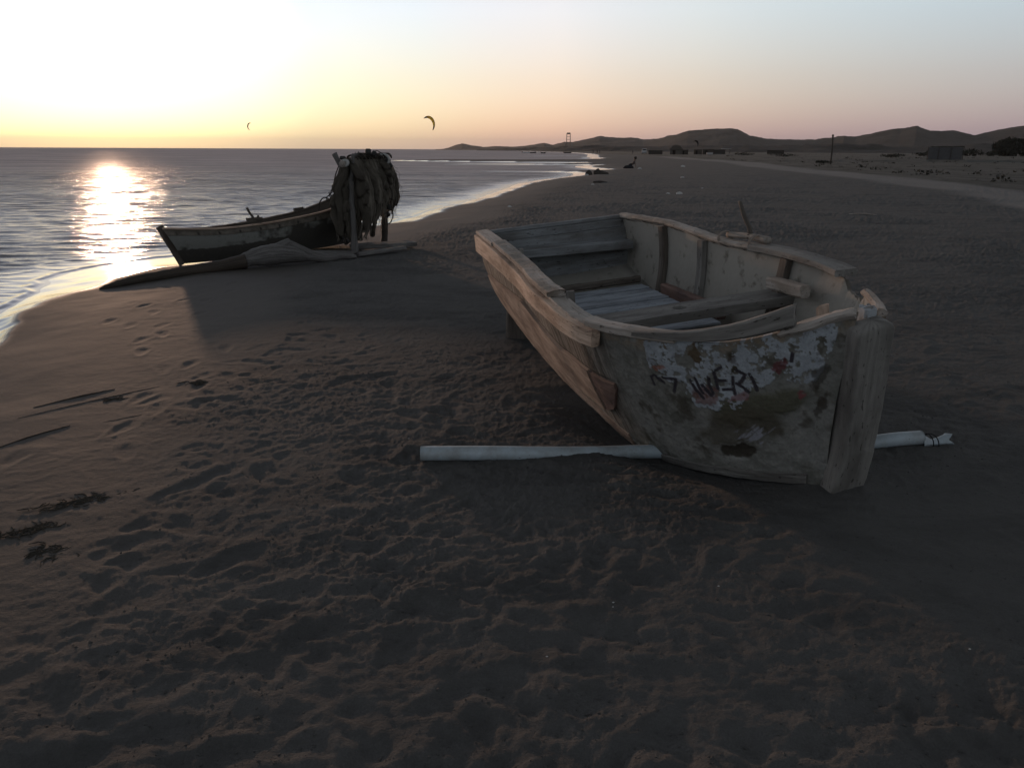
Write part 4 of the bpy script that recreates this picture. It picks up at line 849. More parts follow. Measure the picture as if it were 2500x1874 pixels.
# length of hang for left (-) and right (+) sides along the bar
hl = np.interp(u, [0, .1, .25, .5, .8, 1], [1.30, 1.36, 1.25, 1.2, 1.0, .85]); hr = np.interp(u, [0, .12, .3, .55, .8, 1], [1.38, 1.32, 1.22, 1.05, 1.05, .95])
hang = np.where(VV < 0, hl[:, None], hr[:, None])*(1+.10*fbm2(UU*26, VV*0, 3, 172)); av = np.abs(VV); dn = np.clip(av-.08, 0, 1)/.92
sprd = np.where(VV < 0, np.interp(dn, [0, .15, .4, .7, 1], [.05, .11, .18, .30, .26]), np.interp(dn, [0, .15, .4, .7, .85, 1], [.05, .13, .24, .28, .22, .14]))
sprd = sprd*np.interp(UU, [0, .15, .5, 1], [.78, .86, .88, .82])
nX = barx+np.sign(VV)*sprd*np.clip(av/.08, 0, 1)*(1+.45*fold)+.05*fold2+.03*fbm2(UU*9, VV*7, 3, 178); nY = bary+.09*fold+.03*fold2-.10*dn*(UU < .5)
nZ = 1.50+.035*fold2-hang*dn+.02*fold+.05*fbm2(UU*7, VV*2, 3, 175)*(av < .2)
nZ = np.maximum(nZ, ground_at(-2.6, 14.0)+.02)
G = np.stack([UU*2.2, VV*1.4, 0*UU], -1).reshape(-1, 3); fN = grid_faces(nu, nv)
kill = (fbm2(UU*30, VV*9, 3, 176) > .62) & (dn > .35) | ((dn > .90) & (fbm2(UU*60, VV*30, 2, 177) > .05)); kf = kill.ravel()[fN].any(1)
V_ = L0(np.stack([nX, nY, nZ], -1).reshape(-1, 3)); mesh('net_drape', V_, fN[~kf], m_net, net, True, {'gr': G})
nr = np.random.default_rng(12)
for k in range(34):
    uu = nr.random()**1.5; sg = (-1, 1)[k % 2]; x0 = np.interp(uu, [0, 1], [-2.66, -2.37]); y0 = 13.26+uu*2.2; L_ = nr.uniform(.55, 1.32)*(1 if uu < .55 else .78); of = nr.uniform(.0, .26); zt0 = 1.50-.10*nr.random()
    n_ = 16; f = np.linspace(0, 1, n_); P = np.stack([x0+sg*of*np.clip(f*3, .25, 1)+.05*fbm2(f*3, f*0+k*3.1, 2, 300), y0+.07*fbm2(f*3, f*0+k*1.7, 2, 310)-.02*f, np.maximum(zt0-L_*f, .03)], -1)
    rad_ = nr.uniform(.035, .075)*(.55+.6*np.sin(f*2.6+.4))*(1+.35*fbm2(f*7, f*0+k, 2, 320)); mb = MB(); tube(mb, L0(P), rad_, 12, 330+k, .022); G_ = mb.G[0]; mb.G[0] = np.stack([G_[:, 1]*9+k*.7, G_[:, 0], G_[:, 2]*0], -1); mb.build('net_fold', m_net, net, True)
mb = MB()
for k in range(520):
    uu = nr.random(); sg = nr.choice([-1, 1]); L_ = nr.uniform(.35, 1.25)*(1.0 if uu < .6 else .8); i = int(uu*(nu-1)); x0 = np.interp(uu, [0, 1], [-2.66, -2.37]); y0 = 13.28+uu*2.24
    sp_ = nr.uniform(.13, .30)*np.interp(uu, [0, .15, .5, 1], [.6, .75, .9, .85]); pts = []
    z0 = 1.5-nr.uniform(0, .25)
    for f in np.linspace(0, 1, 8): pts.append((x0+sg*(sp_*(min(1, f*2.2))+.03*math.sin(f*9+k))+nr.normal(0, .008), y0+.05*math.sin(f*7+k*2), max(z0-L_*f, .0)))
    tube(mb, L0(pts), [.0028]*7+[.0015], 4)
mb.build('net_strands', m_strand, net, True)
# bundle on top with rolled cork line
mb = MB()
for k in range(26):
    uu = nr.random(); c_ = np.array([np.interp(uu, [0, 1], [-2.62, -2.36]), 13.3+uu*2.2, 1.49]); R = nr.uniform(.05, .11)
    tube(mb, L0([c_+np.array([R*math.cos(a)*1.1, R*math.sin(a+k)*1.6, abs(R*math.sin(a))*.9]) for a in np.linspace(0, 2*math.pi, 16)]), .010, 5)
mb.build('head_rope', m_line, net, True)
def floatobj(c_, r, mat, lab, name='net_float', ax=(1, .2, 0), L_=.10):
    ax = np.array(ax, float); ax /= np.linalg.norm(ax); c_ = np.array(c_, float); P = [c_+ax*L_*f for f in (-.5, -.42, -.25, 0, .25, .42, .5)]; mb = MB(); tube(mb, L0(P), [r*.5, r*.85, r, r, r, r*.85, r*.5], 12, 3, .002)
    return mb.build(name, mat, net, True)
m_wf = plain('pale_float', (.36, .35, .33), .6, .3, .2, 15)
# coiled roll end with a hole, seen in the fork
mb = MB(); rc = np.array([-2.66, 13.16, 1.435]); prof = [(.022, .0), (.022, -.03), (.05, -.035), (.062, -.02), (.062, .06), (.02, .06)]
Vv = []; Fc = []
for i, (r, dy) in enumerate(prof):
    for j in range(20): a = 2*math.pi*j/20; Vv.append(rc+np.array([r*math.cos(a), dy, r*math.sin(a)]))
for i in range(5):
    for j in range(20): Fc.append((i*20+j, (i+1)*20+j, (i+1)*20+(j+1) % 20, i*20+(j+1) % 20))
MB().add(L0(Vv), Fc).build('pole_roll', m_wf, net, True)
floatobj((-2.45, 14.1, 1.60), .055, m_dk, ''); floatobj((-2.38, 14.25, 1.57), .045, m_dk, '', ax=(.6, .2, .8)); floatobj((-2.26, 15.0, 1.44), .05, m_dk, '', ax=(.3, 0, 1)); floatobj((-2.24, 15.1, 1.36), .04, m_dk, '', ax=(1, 0, .5)); floatobj((-2.21, 14.6, .66), .036, m_dk, '', ax=(.2, 0, 1)); floatobj((-2.26, 14.7, .52), .05, m_dk, '', ax=(.7, 0, .5))
floatobj((-2.70, 13.2, 1.51), .03, m_dk, ''); floatobj((-2.5, 14.5, .24), .05, m_dk, '', ax=(.1, 0, 1), L_=.2); floatobj((-2.83, 13.7, .16), .07, m_dk, '', ax=(.6, 0, .4))
tubepts = [(-2.36, 14.9, 1.47+.085*math.sin(a)) for a in (0,)]
rope('hanging_rope', [(-2.33+.10*math.cos(a), 14.95, 1.46+.10*math.sin(a)) for a in np.linspace(-.6, 3.6, 12)], .022, m_wf, net)
rope('hanging_rope', [(-2.42, 14.3, 1.57), (-2.36, 14.4, 1.62), (-2.29, 14.5, 1.58), (-2.22, 14.7, 1.5)], .007, m_line, net)
rope('hanging_rope', [(-2.79, 13.32, 1.40), (-2.86, 13.35, 1.25), (-2.93, 13.4, 1.05), (-2.99, 13.4, .93), (-3.03, 13.4, .90), (-3.04, 13.4, .85), (-2.99, 13.4, .83), (-2.95, 13.4, .88), (-2.97, 13.4, .95), (-2.90, 13.4, .97), (-2.86, 13.4, .86), (-2.93, 13.4, .80), (-2.98, 13.4, .86)], .009, m_line, net)
rope('hanging_rope', [(-2.94, 13.4, .75), (-2.98, 13.4, .9), (-3.0, 13.42, .97)], .008, m_line, net)
rope('hanging_rope', [(-3.19, 13.45, .68), (-3.17, 13.45, .80), (-3.10, 13.45, .88), (-3.02, 13.45, .86), (-2.98, 13.45, .77)], .010, m_line, net)
rope('hanging_rope', [(-2.25, 15.0, 1.3), (-2.24, 14.9, 1.1), (-2.25, 14.8, .98)], .007, m_line, net)
rope('hanging_rope', [(-2.24, 14.7, 1.02), (-2.17, 14.65, .97), (-2.14, 14.6, .85), (-2.17, 14.6, .74), (-2.15, 14.6, .6), (-2.15, 14.6, .48), (-2.20, 14.6, .38), (-2.28, 14.6, .36), (-2.34, 14.6, .42)], .011, m_line, net)
rope('hanging_rope', [(-2.2, 14.65, .8), (-2.13, 14.6, .78), (-2.12, 14.6, .68), (-2.18, 14.6, .6)], .008, m_line, net)

# ================================================================ DRIFTWOOD
print('driftwood')
def ondrift(P): return [(x, y, ground_at(x, y)+z) for x, y, z in P]
log = empty('driftwood_log', (-4, 11.6, ground_at(-4, 11.6))); tag(log, 'long twisted driftwood log, dark at its wet tip, lying in front of the far boat', 'log')
gl = ground_at(-4, 11.6)
def L1(P): return np.asarray(P, float)-np.array([-4, 11.6, gl])
mb = MB(); P = np.array(ondrift([(-5.43, 10.46, .0), (-5.30, 10.62, .03), (-5.12, 10.82, .045), (-4.85, 11.05, .05), (-4.5, 11.33, .05), (-4.15, 11.56, .07), (-3.9, 11.72, .11)])); P = smooth_path(np.c_[P, [.02, .045, .06, .068, .075, .09, .115]], 8)
tube(mb, L1(P[:, :3]), P[:, 3], 16, 180, .012); mb.build('trunk', mw_driftd, log, True)
mb = MB(); P = np.array(ondrift([(-4.0, 11.66, .09), (-3.8, 11.80, .15), (-3.6, 11.92, .17), (-3.42, 12.0, .18), (-3.25, 12.07, .16), (-3.08, 12.18, .11), (-2.85, 12.35, .07), (-2.65, 12.5, .08), (-2.45, 12.62, .05)])); P = smooth_path(np.c_[P, [.09, .12, .15, .15, .12, .085, .065, .055, .035]], 8)
tube(mb, L1(P[:, :3]), P[:, 3], 18, 181, .02); P = smooth_path(np.array(ondrift([(-3.55, 11.95, .2), (-3.40, 12.0, .30), (-3.30, 12.03, .36)])), 6); tube(mb, L1(P), np.linspace(.10, .055, len(P)), 12, 182, .014)
P = smooth_path(np.array(ondrift([(-3.35, 12.02, .33), (-3.2, 12.08, .25), (-3.05, 12.15, .16), (-2.9, 12.3, .10)])), 6); tube(mb, L1(P), np.linspace(.06, .05, len(P)), 10, 183, .014); o = mb.build('root_end', mw_drift, log, True); o['label'] = 'pale bleached root end'
def ground_plank(p0, p1, w_, h, lab, seed, lift=.0, mat=None, tilt=0):
    z0, z1 = ground_at(*p0), ground_at(*p1); mb = MB(); c_ = ((p0[0]+p1[0])/2, (p0[1]+p1[1])/2, (z0+z1)/2)
    plank(mb, np.array((*p0, z0+lift+h/2))-c_, np.array((*p1, z1+lift+h/2+tilt))-c_, w_, h, seed=seed, wob=.010, jag=.03, c=.012); o = mb.build('driftwood_plank', mat or mw_drift, smooth=False); o.location = c_
    tag(o, lab, 'plank', 'planks around the net rack'); return o
ground_plank((-3.45, 13.25), (-2.55, 13.0), .34, .06, 'wide grey plank between the driftwood root and the forked post', 190, .02)
ground_plank((-2.75, 13.75), (-1.72, 14.15), .36, .07, 'wide grey plank running right from behind the forked post', 191, .05)
ground_plank((-2.50, 12.95), (-1.80, 13.45), .14, .06, 'narrow grey plank propped in front of the wide one right of the post', 192, .02, tilt=.04)
# a sand mound against the rear post
# sticks and weed on the damp sand
def stick(pts, r, lab, seed, mat=None, name='stick'):
    P = np.array([(x, y, ground_at(x, y)+r*.1) for x, y in pts]); c_ = P.mean(0); mb = MB(); Q = smooth_path(P-c_, 6); tube(mb, Q, r*(.5+.9*np.sin(np.linspace(.25, 2.9, len(Q)))), 7, seed, r*.35); o = mb.build(name, mat or mw_driftd, smooth=True); o.location = c_; return tag(o, lab, 'stick', 'sticks washed up on the damp sand')
stick([(-3.25, 5.18), (-3.06, 5.42), (-2.90, 5.60)], .006, 'thick dark stick, upper of the two long ones on the damp sand', 200)
stick([(-3.22, 4.95), (-2.95, 5.28), (-2.60, 5.66)], .003, 'long thin twig beside the thick dark stick', 201)
stick([(-3.02, 4.40), (-2.93, 4.60), (-2.80, 4.80)], .0055, 'dark stick at the left edge nearest the camera', 202)
stick([(-2.62, 4.85), (-2.40, 5.02)], .0025, 'short twig below the long thin twig', 203)
m_weed = plain('dried_weed', (.048, .042, .034), .95, .1, .4, 60)
def weed(x, y, L_, W_, n, lab, seed, a=0.4):
    r = np.random.default_rng(seed); z = ground_at(x, y); mb = MB()
    for k in range(n):
        cx, cy = r.normal(0, L_*.4), r.normal(0, W_*.4); th_ = r.uniform(0, 6.28); rr2 = r.uniform(.008, .028); ca_, sa_2 = math.cos(a), math.sin(a)
        pts = [((cx+rr2*j*math.cos(th_+j*.5))*ca_-(cy+rr2*j*math.sin(th_+j*.5))*sa_2, (cx+rr2*j*math.cos(th_+j*.5))*sa_2+(cy+rr2*j*math.sin(th_+j*.5))*ca_, .001+.003*r.random()) for j in range(4)]
        tube(mb, pts, [.002, .003, .003, .0015], 5)
    o = mb.build('seaweed_clump', m_weed); o.location = (x, y, z); return tag(o, lab, 'seaweed', 'clumps of dried weed')
weed(-2.10, 3.66, .34, .05, 70, 'dark line of weed at the left edge, upper part', 210, .5); weed(-2.22, 3.33, .34, .05, 55, 'dark line of weed running off the left edge', 211, .45); weed(-1.98, 3.12, .14, .05, 40, 'hooked clump of dark weed nearest the camera on the left', 212, -.6); weed(-2.35, 5.75, .12, .04, 40, 'small dark weed clump right of the long sticks', 213, .3); weed(-2.80, 5.35, .06, .03, 18, 'tiny weed clump between the two long sticks', 214, .2)

# ================================================================ KITES
print('far things')
def dirp(az, el, R):
    a, e = math.radians(az), math.radians(el); return np.array([R*math.sin(a)*math.cos(e), R*math.cos(a)*math.cos(e), CAMZ+R*math.sin(e)])
m_ky = plain('yellow_kite_cloth', (.80, .62, .12), .6, .2, .1, 2); t = m_ky.node_tree; kt = N('ShaderNodeBsdfTranslucent', t); kt.inputs[0].default_value = (.85, .66, .15, 1); kx = N('ShaderNodeMixShader', t); kx.inputs[0].default_value = .6
t.links.new(t.nodes['Principled BSDF'].outputs[0], kx.inputs[1]); t.links.new(kt.outputs[0], kx.inputs[2]); t.links.new(kx.outputs[0], t.nodes['Material Output'].inputs[0])
m_kd = plain('dark_kite_cloth', (.03, .028, .03), .6, .2, .1, 2)
def cmesh(name, P, f, mat, root):
    u_, inv = np.unique(f, return_inverse=True); return mesh(name, P[u_], inv.reshape(f.shape), mat, root, True)
def kite(center, size, rz, roll, lab, cols, cat='kite', name='kite'):
    root = empty(name, tuple(center), rz); tag(root, lab, cat, 'kites flying over the sea' if size > 3 else None)
    n = 40; m = 9; a = np.linspace(math.radians(-100), math.radians(85), n); P = []
    for i, t_ in enumerate(a):
        f = i/(n-1); ch_ = (.03+.27*math.sin(math.pi*f)**.8)*size*.55
        R = size*.5
        for j in range(m):
            g_2 = j/(m-1)-.5; rr_ = R-(.02*size*math.cos(g_2*3))*0; cx = rr_*math.cos(t_+roll)*.8; cz = rr_*math.sin(t_+roll); y = g_2*ch_; inn = ch_*1.1*(g_2+.5)
            P.append(((rr_-inn)*math.cos(t_+roll)*.82+.0*y, y*1.0, (rr_-inn)*math.sin(t_+roll)))
    P = np.array(P); f = grid_faces(n, m); seg = f[:, 0]//m; f = f[:, ::-1]
    for nm, sel, mt in (('canopy', np.ones(len(f), bool), cols[0]),):
        k = (seg % 40 > 6) & (seg < 31); o = cmesh('canopy', P, f[k], cols[0], root); o.modifiers.new('s', 'SOLIDIFY').thickness = .02*size; 
        o = cmesh('wing_tip', P, f[seg <= 6], cols[1], root); o.modifiers.new('s', 'SOLIDIFY').thickness = .02*size; o = cmesh('wing_tip', P, f[seg >= 31], cols[1], root); o.modifiers.new('s', 'SOLIDIFY').thickness = .02*size
    mb = MB(); Q = P.reshape(n, m, 3)[:, 0]; tube(mb, Q, .014*size*np.sin(np.linspace(.3, 2.84, n)), 8); mb.build('leading_edge', cols[1], root, True)
    for i in (9, 16, 22, 28): mb = MB(); tube(mb, P.reshape(n, m, 3)[i], .012*size, 6); mb.build('strut', cols[1], root, True)
    return root
kc = dirp(-5.75, 1.62, 330); kite(kc, 6.0, math.radians(6), math.radians(50), 'large yellow and black kite curving over the sea', (m_ky, m_kd))
kc = dirp(-17.36, 1.36, 420); m_kp = plain('pale_kite_cloth', (.45, .42, .30), .6, .2, .1, 2)
k2 = kite(kc, 3.4, math.radians(95), math.radians(170), 'small pale crescent kite against the sunset glow', (m_kp, m_kp)); k2.rotation_euler = (0, 0, math.radians(8)); k2.scale = (1, .35, 1)
kc = dirp(12.30, .40, 300); kite(kc, 2.6, math.radians(20), math.radians(60), 'small dark kite low in front of the middle hill', (m_kd, m_kd))

# ================================================================ FAR OBJECTS
def boxpart(name, x0, x1, y0, y1, z0, z1, mat, parent, seed=0, wob=.0):
    V_ = np.array([(x, y, z) for z in (z0, z1) for x, y in ((x0, y0), (x1, y0), (x1, y1), (x0, y1))], float)
    if wob: V_ += np.random.default_rng(seed).normal(0, wob, V_.shape)
    return MB().add(V_, [(0, 3, 2, 1), (4, 5, 6, 7), (0, 1, 5, 4), (1, 2, 6, 5), (2, 3, 7, 6), (3, 0, 4, 7)]).build(name, mat, parent)
m_thatch = plain('thatch', (.062, .054, .046), .95, .1, .4, 3); m_adobe = plain('mud_wall', (.085, .075, .066), .95, .1, .2, 2); m_hole = plain('dark_opening', (.012, .012, .012), 1, 0, 0, 1)
m_steel = plain('tower_paint', (.16, .12, .11), .6, .3, .2, 1); m_leaf = plain('dark_scrub', (.032, .033, .026), .95, .1, .5, 3); m_white = plain('white_metal', (.42, .42, .42), .5, .4, .1, 2); m_glass = plain('dark_glass', (.02, .02, .025), .2, .5, 0, 1); m_pale = plain('pale_sheet', (.30, .29, .28), .8, .2, .2, 2); m_pole = plain('pole_wood', (.058, .050, .044), .9, .1, .3, 4)
def hut(x, y, wd_, dp, h, roof, lab, rz, mat=m_adobe, rmat=m_thatch, doorway_shade=True, name='hut'):
    g0_ = ground_at(x, y); root = empty(name, (x, y, g0_), rz); tag(root, lab, name.replace('_', ' ')); boxpart('wall', -wd_/2, wd_/2, -dp/2, dp/2, -.2, h, mat, root)
    if roof > .3:
        V_ = [(-wd_*.58, -dp*.6, h-.1), (wd_*.58, -dp*.6, h-.1), (wd_*.58, dp*.6, h-.1), (-wd_*.58, dp*.6, h-.1), (-wd_*.30, -dp*.3, h+roof*.75), (wd_*.30, -dp*.3, h+roof*.75), (wd_*.30, dp*.3, h+roof*.75), (-wd_*.30, dp*.3, h+roof*.75), (-wd_*.12, 0, h+roof), (wd_*.12, 0, h+roof)]
        MB().add(V_, [(0, 3, 2, 1), (0, 1, 5, 4), (1, 2, 6, 5), (2, 3, 7, 6), (3, 0, 4, 7), (4, 5, 9, 8), (6, 7, 8, 9), (5, 6, 9), (7, 4, 8)]).build('roof', rmat, root)
    else:
        MB().add([(-wd_*.55, -dp*.6, h+.02), (wd_*.55, -dp*.6, h+.1), (wd_*.55, dp*.6, h+.25), (-wd_*.55, dp*.6, h+.18), (-wd_*.55, -dp*.6, h+.16), (wd_*.55, -dp*.6, h+.24), (wd_*.55, dp*.6, h+.4), (-wd_*.55, dp*.6, h+.33)], [(0, 3, 2, 1), (4, 5, 6, 7), (0, 1, 5, 4), (1, 2, 6, 5), (2, 3, 7, 6), (3, 0, 4, 7)]).build('roof', rmat, root)
    if doorway_shade: boxpart('doorway_shade', -wd_*.28, -wd_*.05, -dp/2-.03, -dp/2+.02, 0, h*.85, m_hole, root)  # dark slab painted in for the shade inside an open doorway
    return root
hut(62.9, 322, 4.6, 4, 1.9, 1.7, 'rounded thatched hut at the near end of the track', -.2)
hut(67.0, 326, 2.6, 3, 1.6, .2, 'low dark shed touching the right side of the thatched hut', -.2, mat=m_pole)
hut(58.0, 340, 5.6, 3, 1.5, .2, 'long low lean-to left of the thatched hut', -.2, mat=m_hill, doorway_shade=False)
hut(73.5, 332, 3.2, 3, 1.7, .2, 'small dark shelter, left of the pair right of the thatched hut', -.2, mat=m_pole)
hut(78.0, 334, 4.2, 3, 1.8, .2, 'dark shelter with a crate in front, right of the pair beyond the thatched hut', -.2, mat=m_pole)
hut(85.5, 350, 6.5, 3, 1.7, .2, 'long dim shed right of the dark shelters', -.2, mat=m_hill, doorway_shade=False)
hut(113.5, 361, 7.0, 3, 1.5, .2, 'flat-roofed open shed left of the utility pole', -.3, mat=m_hill, rmat=m_pole, doorway_shade=False)
def canopy():
    x, y = 108, 424; g0_ = ground_at(x, y); root = empty('sunshade', (x, y, g0_), -.2); tag(root, 'pale flat sunshade roof on posts, left of the utility pole', 'sunshade')
    boxpart('roof', -2.4, 2.4, -1.6, 1.6, 2.0, 2.35, m_pale, root, 1, .1)
    for sx in (-2, 2):
        for sy in (-1.3, 1.3): boxpart('post', sx-.08, sx+.08, sy-.08, sy+.08, 0, 2.05, m_pole, root)
canopy()
# stick-walled shelter on the right
def shelter():
    x, y = 76, 147; g0_ = ground_at(x, y); root = empty('stick_shelter', (x, y, g0_), -.45); tag(root, 'stick-walled shelter with a flat brush roof on the right of the plain', 'shelter')
    boxpart('wall', -2.6, 2.7, -1.2, 1.2, -.1, 2.05, plain('stick_wall', (.085, .083, .084), .95, .1, .3, 3), root)
    mb = MB(); rr_ = np.random.default_rng(4)
    for k in range(40): x0 = rr_.uniform(-2.7, 2.3); y0 = rr_.uniform(-1.5, 1.5); tube(mb, [(x0, y0, 2.12+rr_.uniform(0, .12)), (x0+rr_.uniform(.6, 1.3), y0+rr_.normal(0, .3), 2.12+rr_.uniform(0, .14))], .05, 5)
    mb.build('brush_roof', m_leaf, root)
    for sx in (-2.7, -1.0, .9, 2.8): mb = MB(); tube(mb, [(sx, -1.35, -.1), (sx+.05, -1.35, 2.2)], .06, 6); mb.build('post', m_pole, root)
shelter()
def bush(x, y, wd_, h, lab, seed, name='bush', dens=420, group='bushes on the plain'):
    g0_ = ground_at(x, y); root = empty(name, (x, y, g0_)); tag(root, lab, 'bush', group); r = np.random.default_rng(seed)
    n = dens; c_ = r.normal(0, 1, (n, 3)); c_ /= np.linalg.norm(c_, axis=1)[:, None]; rad = r.random(n)**.4*(1+.35*fbm3(c_, 1.7, 2, seed)); P = c_*rad[:, None]*np.array([wd_/2, wd_/2*.7, h/2])+np.array([0, 0, h*.55]); P = P[P[:, 2] > .02]
    s_ = max(h*.13, .08); a = r.normal(0, s_, (len(P), 3)); b = r.normal(0, s_, (len(P), 3)); V_ = np.stack([P-a, P+b, P+a, P-b], 1).reshape(-1, 3); mesh('foliage', V_, np.arange(len(V_)).reshape(-1, 4), m_leaf, root)
    mb = MB()
    for k in range(4): tube(mb, [(0, 0, -.1), (r.normal(0, wd_*.1), 0, h*.3), (r.normal(0, wd_*.25), r.normal(0, .2), h*.6)], [.07, .05, .02], 5)
    mb.build('stem', m_pole, root)
bush(160, 270, 10, 4.8, 'large dark bush with a leaning top at the right edge of the plain', 1, dens=900); bush(165.5, 271, 3, 3.4, 'upright shrub on the right shoulder of the largest bush', 2, dens=200)
bl = ['low bush right of the stick shelter', 'wide low bush between the stick shelter and the largest bush', 'small bush just left of the largest bush', 'dark scrub patch below the largest bush', 'small shrub left of the stick shelter', 'low shrub right of the utility pole', 'low scrub mound far left of the stick shelter', 'thin scrub strip beyond the utility pole', 'small scrub tuft near the foot of the utility pole', 'low scrub patch left of the utility pole']
for k, (x, y, wd_, h) in enumerate([(128, 255, 5, 1.5), (143, 262, 9, 2.0), (152, 266, 5, 1.4), (134, 212, 5, .9), (118, 240, 6, 1.1), (86, 190, 5, .7), (96, 210, 6, .8), (70, 215, 8, .8), (44, 118, 2.2, .35), (72, 260, 7, .9)]): bush(x, y, wd_, h, bl[k], 10+k, dens=160)
# low scrub tufts all over the plain beyond the track: uncountable ground cover
tr_ = np.random.default_rng(77); n_ = 900; ta = np.radians(tr_.uniform(12, 40, n_)); td = 45+330*tr_.random(n_)**1.3; tx_, ty_ = td*np.sin(ta), td*np.cos(ta)
ok_ = (tx_-np.interp(ty_, road_c[::-1, 1], road_c[::-1, 0]) > 4) & (fbm2(tx_*.03, ty_*.03, 3, 500) > -.1); tx_, ty_, td = tx_[ok_], ty_[ok_], td[ok_]; n_ = len(tx_); tz_ = ground_at(tx_, ty_)
k_ = 9; hs_ = (.05+.16*tr_.random(n_)**2.5)[:, None, None, None]; c0_ = np.stack([tx_, ty_, tz_], -1)[:, None, None]+tr_.normal(0, 1, (n_, k_, 1, 3))*hs_*np.array([1.6, 1.6, .35])+hs_*np.array([0, 0, .5])
qd_ = tr_.normal(0, 1, (n_, k_, 4, 3))*hs_*.45; Vt = (c0_+qd_).reshape(-1, 3)
o = mesh('scrub', Vt, np.arange(len(Vt)).reshape(-1, 4), m_leaf); tag(o, kind='stuff', label='sparse low scrub dotting the plain beyond the track', cat='scrub')
# utility pole
x, y = 40.3, 105.6; g0_ = ground_at(x, y); root = empty('utility_pole', (x, y, g0_)); tag(root, 'tall thin wooden pole standing on the plain beside the track', 'pole')
mb = MB(); tube(mb, smooth_path([(0, 0, -.3), (.02, 0, 1.8), (-.09, 0, 3.65)], 5), [.10]*5+[.085]*5+[.08], 8, 3, .01); mb.build('shaft', m_pole, root, True)
boxpart('insulator', -.18, .03, -.08, .08, 3.35, 3.58, m_pole, root, 1, .01); boxpart('bracket', -.2, .0, -.05, .05, 2.9, 2.97, m_pole, root)
# lookout tower
R = 1250; a = math.radians(3.775); x, y = R*math.sin(a), R*math.cos(a); zb = CAMZ+R*math.tan(math.radians(.44)); zt = CAMZ+R*math.tan(math.radians(1.12)); Ht = zt-zb; root = empty('lattice_tower', (x, y, zb)); tag(root, 'tall open lattice tower with a platform on the far hills', 'tower')
b = 3.0; tp = 2.5
mb = MB()
for sx, sy in ((-1, -1), (1, -1), (1, 1), (-1, 1)): mb = MB(); tube(mb, [(sx*b, sy*b, -8), (sx*tp, sy*tp, Ht*.9)], 0.34, 5); mb.build('leg', m_steel, root)
for k, f in enumerate((.08, .35, .62, .86)):
    w_ = b*(1-f)+tp*f; mb = MB()
    for p_, q_ in (((-1, -1), (1, -1)), ((1, -1), (1, 1)), ((1, 1), (-1, 1)), ((-1, 1), (-1, -1))): tube(mb, [(p_[0]*w_, p_[1]*w_, Ht*f), (q_[0]*w_, q_[1]*w_, Ht*f)], .24, 5)
    mb.build('brace', m_steel, root)
boxpart('platform', -2.9, 2.9, -2.9, 2.9, Ht*.88, Ht*.93, m_steel, root); boxpart('cabin_roof', -2.7, 2.7, -2.7, 2.7, Ht*.97, Ht*1.0, m_steel, root)
boxpart('cabin', -2.2, 2.2, -2.2, 2.2, Ht*.93, Ht*.97, m_steel, root)
# parked truck seen head-on
x, y = 53.9, 343; g0_ = ground_at(x, y); root = empty('parked_truck', (x, y, g0_), -.15); tag(root, 'white truck parked head-on at the end of the beach', 'truck')
boxpart('body', -1.0, 1.0, -1, 3, .5, 1.5, m_white, root, 1, .03); boxpart('cab', -.85, .85, -.4, 1.4, 1.5, 2.2, m_white, root, 2, .03); boxpart('windscreen', -.75, .75, -.44, -.38, 1.55, 2.05, m_glass, root); boxpart('bumper', -1.0, 1.0, -1.12, -1.0, .35, .6, m_kd, root)
for sx in (-.85, .85):
    for sy in (-.5, 2.3): mb = MB(); tube(mb, [(sx-.12, sy, .38), (sx+.12, sy, .38)], .38, 12); mb.build('wheel', m_kd, root, True)
cr = boxpart('pale_crate', -1.2, 1.2, -.6, .6, 0, .75, m_pale, None, 3, .05); cr.location = (75.8, 322, ground_at(75.8, 322)); tag(cr, 'pale crate lying in front of the dark shelters', 'crate')
# ---- people
m_skin = plain('skin', (.14, .085, .06), .7, .3, .1, 9); m_hair = plain('black_hair', (.012, .010, .010), .8, .2, .2, 30); m_cl = plain('dark_cloth', (.02, .02, .024), .9, .1, .2, 12); m_cl2 = plain('faded_shirt', (.12, .10, .10), .9, .1, .2, 12)
def skinned(name, verts, edges, radii, mat, parent, lv=1):
    me = bpy.data.meshes.new(name); me.from_pydata(verts, edges, []); o = bpy.data.objects.new(name, me); COL.objects.link(o); o.parent = parent; me.materials.append(mat)
    md = o.modifiers.new('skin', 'SKIN'); md.use_smooth_shade = True
    for i, r in enumerate(radii): me.skin_vertices[0].data[i].radius = (r, r); me.skin_vertices[0].data[i].use_root = (i == 0)
    o.modifiers.new('sub', 'SUBSURF').render_levels = lv; return o
x, y = 11.9, 82.5; root = empty('person', (x, y, ground_at(x, y)), -.3); tag(root, 'person with dark hair sitting on the sand far up the beach, leaning back', 'person')
sv_ = [(0, 0, .16), (.05, 0, .4), (.12, 0, .62), (.16, 0, .76), (.19, 0, .90), (.19, -.02, .98), (-.22, -.14, .36), (-.52, -.16, .09), (-.66, -.18, .12), (-.25, .12, .33), (-.55, .16, .08), (-.68, .17, .12), (.16, -.2, .64), (.26, -.24, .36), (.32, -.24, .06), (.16, .2, .64), (.02, .26, .42), (-.2, .16, .40)]
se_2 = [(0, 1), (1, 2), (2, 3), (3, 4), (4, 5), (0, 6), (6, 7), (7, 8), (0, 9), (9, 10), (10, 11), (2, 12), (12, 13), (13, 14), (2, 15), (15, 16), (16, 17)]
skinned('body', sv_, se_2, [.15, .13, .14, .06, .10, .09, .075, .05, .04, .075, .05, .04, .055, .042, .03, .055, .042, .03], m_skin, root)
